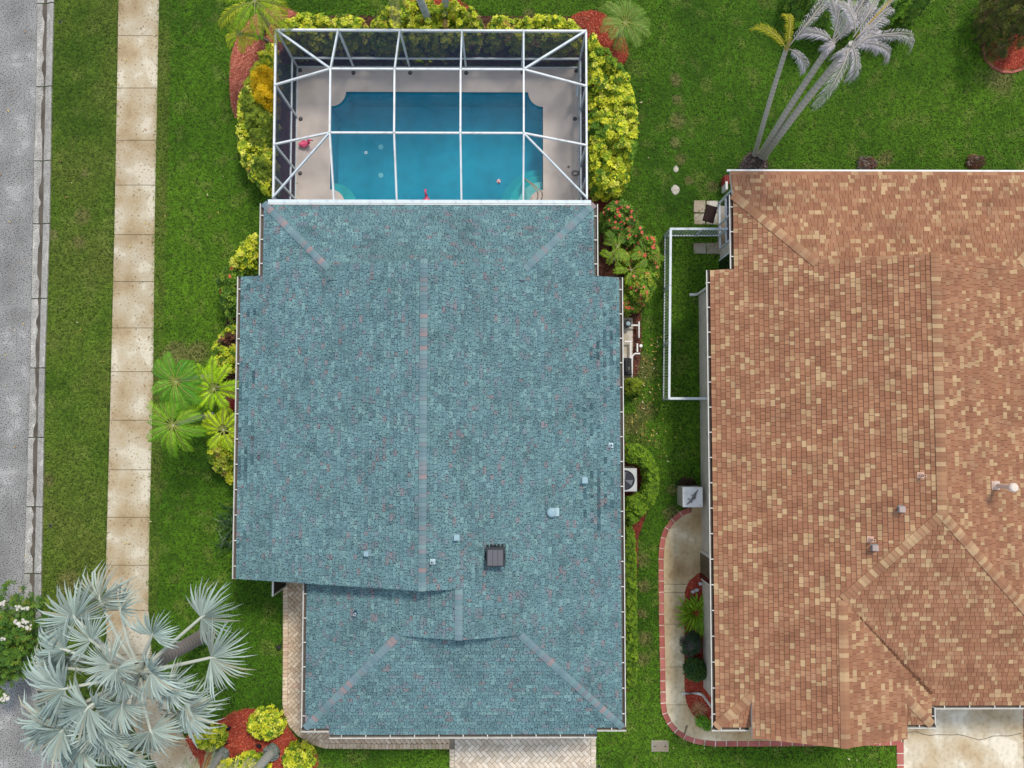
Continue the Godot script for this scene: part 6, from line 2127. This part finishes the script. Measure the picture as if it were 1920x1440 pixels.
	# palms at the pool corner
	palm("large yellowing feather palm over the faded mulch", P(500, 45), P(478, 2, 3.6), {"l": 1.5, "leaf": 0.42, "fronds": 16, "k": K(0.16, 0.33, 0.012), "k2": K(0.36, 0.38, 0.02), "droop": 1.5, "rise": 0.35, "pairs": 30, "w": 0.042, "sag": 0.6})
	palm("small bright palm leaning from the hedge over faded mulch", P(502, 78), P(450, 64, 2.6), {"l": 0.62, "leaf": 0.24, "fronds": 12, "k": K(0.36, 0.47, 0.012), "k2": K(0.44, 0.42, 0.03), "droop": 1.4, "rise": 0.3, "pairs": 20, "w": 0.036, "r0": 0.07, "r1": 0.06, "bark": K(0.14, 0.17, 0.13)})
	# two pale trunks that lean out behind the cage
	palm("pale grey palm trunk curving up behind the back hedge", P(818, 76), P(745, -88, 5.6), {"l": 2.1, "leaf": 0.5, "fronds": 12, "k": K(0.22, 0.32, 0.03), "k2": K(0.40, 0.38, 0.08), "droop": 1.7, "rise": 0.2, "pairs": 30, "w": 0.04, "sag": 0.9, "bark": K(0.58, 0.62, 0.60), "bark2": K(0.50, 0.54, 0.52), "r0": 0.15, "r1": 0.12, "turn": 0.3})
	palm("straight pale green palm trunk behind the back hedge", P(832, 70), P(848, -100, 5.4), {"l": 1.9, "leaf": 0.45, "fronds": 11, "k": K(0.20, 0.33, 0.02), "k2": K(0.32, 0.36, 0.04), "droop": 1.6, "rise": 0.2, "pairs": 30, "w": 0.04, "sag": 0.9, "bark": K(0.56, 0.60, 0.52), "bark2": K(0.46, 0.50, 0.42), "r0": 0.14, "r1": 0.11, "turn": 0.9})
	# the hanging dry frond of the first
	var dry := get_node("palm_tree_006")
	var hang := pinnate(1.7, 34, 0.55, 0.03, -0.9, 0.5, K(0.50, 0.44, 0.20), 1.6, 0.5, 0.0, K(0.45, 0.36, 0.16), 0.1)
	part("dry_frond", hang, M.dry_leaf, dry).transform = Transform3D(Basis(Vector3.UP, -PI / 2), P(733, -38, 4.6) - dry.position)
	palm("round fine leafed palm in red mulch past the cage corner", P(1160, 66), P(1173, 42, 1.7), {"l": 1.0, "leaf": 0.34, "fronds": 22, "k": K(0.13, 0.25, 0.035), "k2": K(0.24, 0.35, 0.07), "droop": 1.2, "rise": 0.3, "pairs": 30, "w": 0.02, "sag": 0.5, "r0": 0.10, "r1": 0.09})
	# small feather palms among the flowering shrubs
	for q in [[1158, 462, 1.5, 0.62, "arching palm between the flowering shrubs and the gutter", -0.4, 7], [1152, 486, 1.3, 0.62, "low bright palm in the dark corner by the wall", 1.6, 4], [1184, 506, 1.3, 0.75, "dark feather palm among the coral blossoms", 1.2, 6], [1212, 478, 1.4, 0.62, "feather palm fronds above the shrub facing the picket fence", 0.4, 6]]:
		palm(q[4], P(q[0], q[1]), P(q[0], q[1], q[2]), {"name": "feather_palm", "l": q[3], "leaf": 0.26, "fronds": q[6], "turn": q[5], "k": K(0.10, 0.24, 0.02) if q[2] != 1.3 else K(0.22, 0.42, 0.015), "k2": K(0.22, 0.34, 0.03), "droop": 1.1, "rise": 0.3, "pairs": 20, "w": 0.026, "sag": 0.3, "r0": 0.035, "r1": 0.03})
	build_grey_palms()
	# leaning trunks at the front edge of the mulch bed
	for q in [[511, 1409, 448, 1475, 3.4, 0.17, "leaning smooth grey palm trunk with bulging foot in the mulch bed"], [416, 1412, 380, 1462, 2.4, 0.13, "short grey palm trunk with dry brown skirt in the mulch bed"]]:
		var b := P(q[0], q[1])
		var top := P(q[2], q[3], q[4])
		var t := palm(q[6], b, top, {"l": 1.0, "leaf": 0.34, "fronds": 9, "k": K(0.26, 0.30, 0.16), "k2": K(0.36, 0.33, 0.2), "droop": 1.6, "rise": 0.1, "pairs": 24, "w": 0.03, "sag": 0.7, "bark": K(0.52, 0.54, 0.54), "bark2": K(0.46, 0.47, 0.47), "r0": q[5], "r1": q[5] * 0.8})
		var fb := MB.new()
		rock(fb, Vector3(0, 0.12, 0), Vector3(0.32, 0.24, 0.32), K(0.24, 0.28, 0.26))
		part("root_swell", fb, M.stone, t)
		var rm := rosette("fine", 7, 0.06, 0.020, 0.6)
		var at := []
		var tint := []
		for i in 90:
			var d := Vector3(rng.randf_range(-1, 1), rng.randf_range(0.1, 1), rng.randf_range(-1, 1)).normalized()
			at.append(Transform3D(Basis.from_euler(Vector3(rng.randf() * 2, rng.randf() * 6, rng.randf() * 2)), Vector3(0, 0.10, 0) + d * Vector3(0.31, 0.25, 0.31)))
			tint.append(vary(pick([[K(0.36, 0.42, 0.38), 2], [K(0.12, 0.16, 0.13), 2], [K(0.03, 0.04, 0.035), 2]]), 0.2))
		copies("root_fibres", rm, at, tint, t).set_meta("kind", "stuff")
	# trees and bushes cut by the frame
	shrub("leafy_bush", "big bright green bush behind the dead grey palms", "bush", [[1484, -60], [1500, 10], [1530, 38], [1580, 50], [1620, 46], [1660, 30], [1700, 22], [1745, 16], [1762, -60]], 2.0, GREEN, "broad", {"per": 380.0, "lumpy": 0.45, "spots": [[[K(0.22, 0.42, 0.03), 1]], 20.0, 0.2]})
	shrub("dark_tree", "dark drooping tree standing in the brick ringed mulch", "tree", [[1868, -40], [1860, 20], [1872, 60], [1888, 86], [1915, 80], [1960, 60], [1980, -40]], 2.6, [[K(0.05, 0.065, 0.012), 4], [K(0.10, 0.11, 0.02), 3], [K(0.16, 0.17, 0.02), 2], [K(0.20, 0.13, 0.06), 1]], "narrow", {"per": 330.0, "lumpy": 0.5, "rim": 0.9, "stems": 8})
	build_verge_shrub()
	build_bismarck()

func build_verge_shrub() -> void:
	var base := P(-6, 1215)
	var t := thing("arching_shrub", "arching dark green shrub with white flower clusters hanging over the kerb", "bush", base)
	var leaf := rosette("pairleaf", 6, 0.11, 0.052, 0.3)
	var at := []
	var tint := []
	var fat := []
	var ftint := []
	var arms := []
	for q in [[18, 1092, 2.4], [45, 1108, 2.2], [82, 1122, 2.3], [96, 1128, 2.0], [60, 1150, 2.7], [104, 1150, 1.9], [100, 1180, 1.8], [85, 1215, 2.2], [60, 1120, 2.3], [100, 1210, 1.9], [75, 1165, 2.6], [88, 1190, 2.2], [70, 1205, 2.5], [96, 1232, 1.8], [62, 1245, 2.4], [80, 1262, 1.7], [40, 1262, 2.2], [18, 1280, 2.0], [8, 1310, 1.5], [30, 1235, 2.8], [25, 1180, 3.0], [30, 1150, 2.9], [10, 1150, 2.9], [5, 1260, 2.6], [-10, 1120, 2.6], [55, 1185, 2.9], [48, 1222, 2.8]]:
		arms.append(q)
	for q in arms:
		var e := P(q[0], q[1], q[2]) - base
		var m := e * 0.5 + Vector3(0, 0.9, 0)
		var c := Curve3D.new()
		c.add_point(Vector3(0, 0.1, 0), Vector3.ZERO, Vector3(0, 0.9, 0))
		c.add_point(m, -e * 0.18, e * 0.18)
		c.add_point(e, Vector3(0, 0.35, 0) - e * 0.12, Vector3.ZERO)
		var p := []
		var r := []
		for i in 9:
			p.append(c.sample_baked(c.get_baked_length() * i / 8.0)); r.append(0.035 * (1.0 - i / 9.5))
		var b := MB.new()
		b.tube(p, r, 5, K(0.16, 0.12, 0.08))
		part("branch", b, M.bark, t)
		for i in 170:
			var f := rng.randf_range(0.18, 1.0)
			var s := c.sample_baked(c.get_baked_length() * f) + Vector3(rng.randf_range(-1, 1), rng.randf_range(-0.6, 1), rng.randf_range(-1, 1)) * 0.17
			at.append(Transform3D(Basis.from_euler(Vector3(rng.randf_range(-0.5, 0.5), rng.randf() * TAU, rng.randf_range(-0.5, 0.5))).scaled(Vector3.ONE * rng.randf_range(0.7, 1.2)), s))
			tint.append(vary(pick([[K(0.055, 0.14, 0.018), 4], [K(0.10, 0.20, 0.02), 4], [K(0.18, 0.27, 0.03), 1.2], [K(0.28, 0.26, 0.04), 0.3]]), 0.2))
	var fl := rosette("flower", 7, 0.05, 0.045, 0.25)
	for q in [[35, 1140], [48, 1143], [32, 1165], [47, 1165], [41, 1171], [2, 1131], [55, 1176], [4, 1311], [12, 1306], [5, 1200], [76, 1245]]:
		for j in 9:
			fat.append(Transform3D(Basis(Vector3.UP, rng.randf() * TAU).scaled(Vector3.ONE * 1.0), P(q[0], q[1], 3.05) - base + Vector3(rng.randf_range(-0.11, 0.11), rng.randf_range(-0.05, 0.06), rng.randf_range(-0.08, 0.08))))
			ftint.append(vary(K(0.72, 0.70, 0.64), 0.1))
	copies("leaves", leaf, at, tint, t).set_meta("kind", "stuff")
	copies("blossom", fl, fat, ftint, t).set_meta("kind", "stuff")

func build_grey_palms() -> void:
	var grey := K(0.54, 0.51, 0.54)
	var defs := [[1415, 290, 1474, 92, 6.6, 0.075, "slender palm with one yellow frond and dry grey fronds"], [1426, 291, 1562, 78, 8.2, 0.095, "middle leaning palm with dead curled grey fronds"], [1432, 294, 1598, 82, 8.6, 0.105, "outermost leaning palm with dead curled grey fronds"]]
	# fronds: start px, end px, colour, leaf length
	var sets := [
		[[1474, 92, 1408, 80, 1], [1474, 92, 1462, 58, 1], [1478, 88, 1530, 30, 0], [1480, 92, 1485, 140, 0]],
		[[1560, 76, 1502, 90, 0], [1562, 74, 1572, 30, 0], [1570, 60, 1515, 5, 0], [1566, 80, 1540, 108, 0], [1575, 70, 1600, 12, 0], [1560, 80, 1590, 60, 0], [1562, 72, 1545, 20, 0], [1568, 78, 1610, 35, 0]],
		[[1598, 80, 1685, 100, 0], [1600, 82, 1636, 118, 0], [1595, 84, 1580, 150, 0], [1590, 92, 1532, 200, 0], [1605, 70, 1660, 15, 2], [1600, 70, 1620, 20, 0], [1590, 100, 1620, 85, 0], [1604, 64, 1560, 40, 0], [1598, 86, 1630, 60, 0], [1600, 84, 1612, 112, 0], [1592, 90, 1565, 120, 0], [1602, 76, 1640, 40, 0]]]
	for i in 3:
		var d = defs[i]
		var base := P(d[0], d[1])
		var top := P(d[2], d[3], d[4])
		var t := thing("grey_palm", d[6], "palm", base, "dead grey palms in one clump")
		var c := top - base
		trunk(t, [Vector3(0, 0, 0), c * 0.5 + Vector3(-0.08, 0.25, 0), c], d[5] * 1.25, d[5], K(0.60, 0.59, 0.51), K(0.50, 0.49, 0.43), 30)
		if i == 0:
			var sb := MB.new()
			sb.tube([c, c + (P(1478, 82, 7.1) - top), c + (P(1482, 70, 7.4) - top)], [0.07, 0.05, 0.02], 8, K(0.50, 0.40, 0.12))
			part("crownshaft", sb, M.palm_leaf, t)
		for q in sets[i]:
			var h0: float = d[4] + 0.1
			var a := P(q[0], q[1], h0) - base
			var e := P(q[2], q[3], h0 - 0.9) - base
			var v := e - a
			var run := Vector2(v.x, v.z).length()
			var k := grey
			var rk := K(0.46, 0.42, 0.38)
			var leaf := 0.42
			var sag := 1.1
			if q[4] == 1:
				k = K(0.42, 0.40, 0.03); rk = K(0.5, 0.44, 0.08); sag = 0.6; leaf = 0.34
			if q[4] == 2:
				rk = K(0.50, 0.36, 0.08); leaf = 0.2
			var b := MB.new()
			# two bundles of leaflets a frond, so that it reads as shaggy
			var L := run * 1.35 + 0.3
			var f1 := pinnate(L, 38, leaf, 0.024, 0.75, 2.35, k, 0.9, sag, 0.6 if rng.randf() < 0.5 else -0.6, rk, 0.10)
			var f2 := pinnate(L * 0.99, 36, leaf * 0.85, 0.022, 0.72, 2.35, vary(k, 0.12), 1.7, sag * 1.2, 0.3, rk, 0.14)
			b.v.append_array(f1.v); b.n.append_array(f1.n); b.c.append_array(f1.c)
			b.v.append_array(f2.v); b.n.append_array(f2.n); b.c.append_array(f2.c)
			var az := atan2(v.z, v.x)
			part("frond", b, M.dry_leaf, t).transform = Transform3D(Basis(Vector3.UP, -az), a)


# ---------------------------------------------------------------- scene
func _ready() -> void:
	rng.seed = 20240611
	patch.seed = 5
	patch.frequency = 0.06
	patch.fractal_octaves = 4
	lump.seed = 9
	lump.frequency = 0.06
	lump.fractal_octaves = 3

	# camera: drone 32 m up looking almost straight down
	var pitch := atan(80.0 / FOC)
	var roll := atan(13.0 / FOC)
	lens = Basis(Vector3(0, 0, 1), roll) * Basis(Vector3.RIGHT, -PI / 2 + pitch)
	var cam := Camera3D.new()
	cam.name = "camera"
	cam.fov = rad_to_deg(2.0 * atan(720.0 / FOC))
	cam.near = 0.5
	cam.far = 900.0
	cam.transform = Transform3D(lens, Vector3(0, EYE, 0))
	add_child(cam)
	cam.current = true

	# bright overcast sky
	var env := Environment.new()
	env.background_mode = Environment.BG_SKY
	var sky := Sky.new()
	var sm := ProceduralSkyMaterial.new()
	sm.sky_top_color = Color(0.66, 0.695, 0.745)
	sm.sky_horizon_color = Color(0.56, 0.59, 0.63)
	sm.sky_curve = 0.3
	sm.ground_horizon_color = Color(0.5, 0.5, 0.48)
	sm.ground_bottom_color = Color(0.3, 0.3, 0.28)
	sm.sun_angle_max = 1.0
	sky.sky_material = sm
	env.sky = sky
	env.tonemap_mode = Environment.TONE_MAPPER_LINEAR
	env.tonemap_exposure = 1.93
	env.ambient_light_source = Environment.AMBIENT_SOURCE_SKY
	env.sdfgi_enabled = true
	env.ssao_enabled = true
	env.ssil_enabled = true
	var we := WorldEnvironment.new()
	we.name = "environment"
	we.environment = env
	add_child(we)
	var sun := DirectionalLight3D.new()
	sun.name = "sun"
	sun.light_energy = 0.5
	sun.light_angular_distance = 11.0
	sun.light_color = Color(1.0, 0.96, 0.90)
	sun.shadow_enabled = true
	add_child(sun)
	sun.look_at_from_position(Vector3(7, 22, -13), Vector3.ZERO)

	materials()
	build_ground()
	build_paths()
	build_pool()
	build_blue_house()
	build_brown_house()
	build_cage()
	build_fence()
	build_pool_things()
	build_small_things()
	build_plants()
	build_grass()
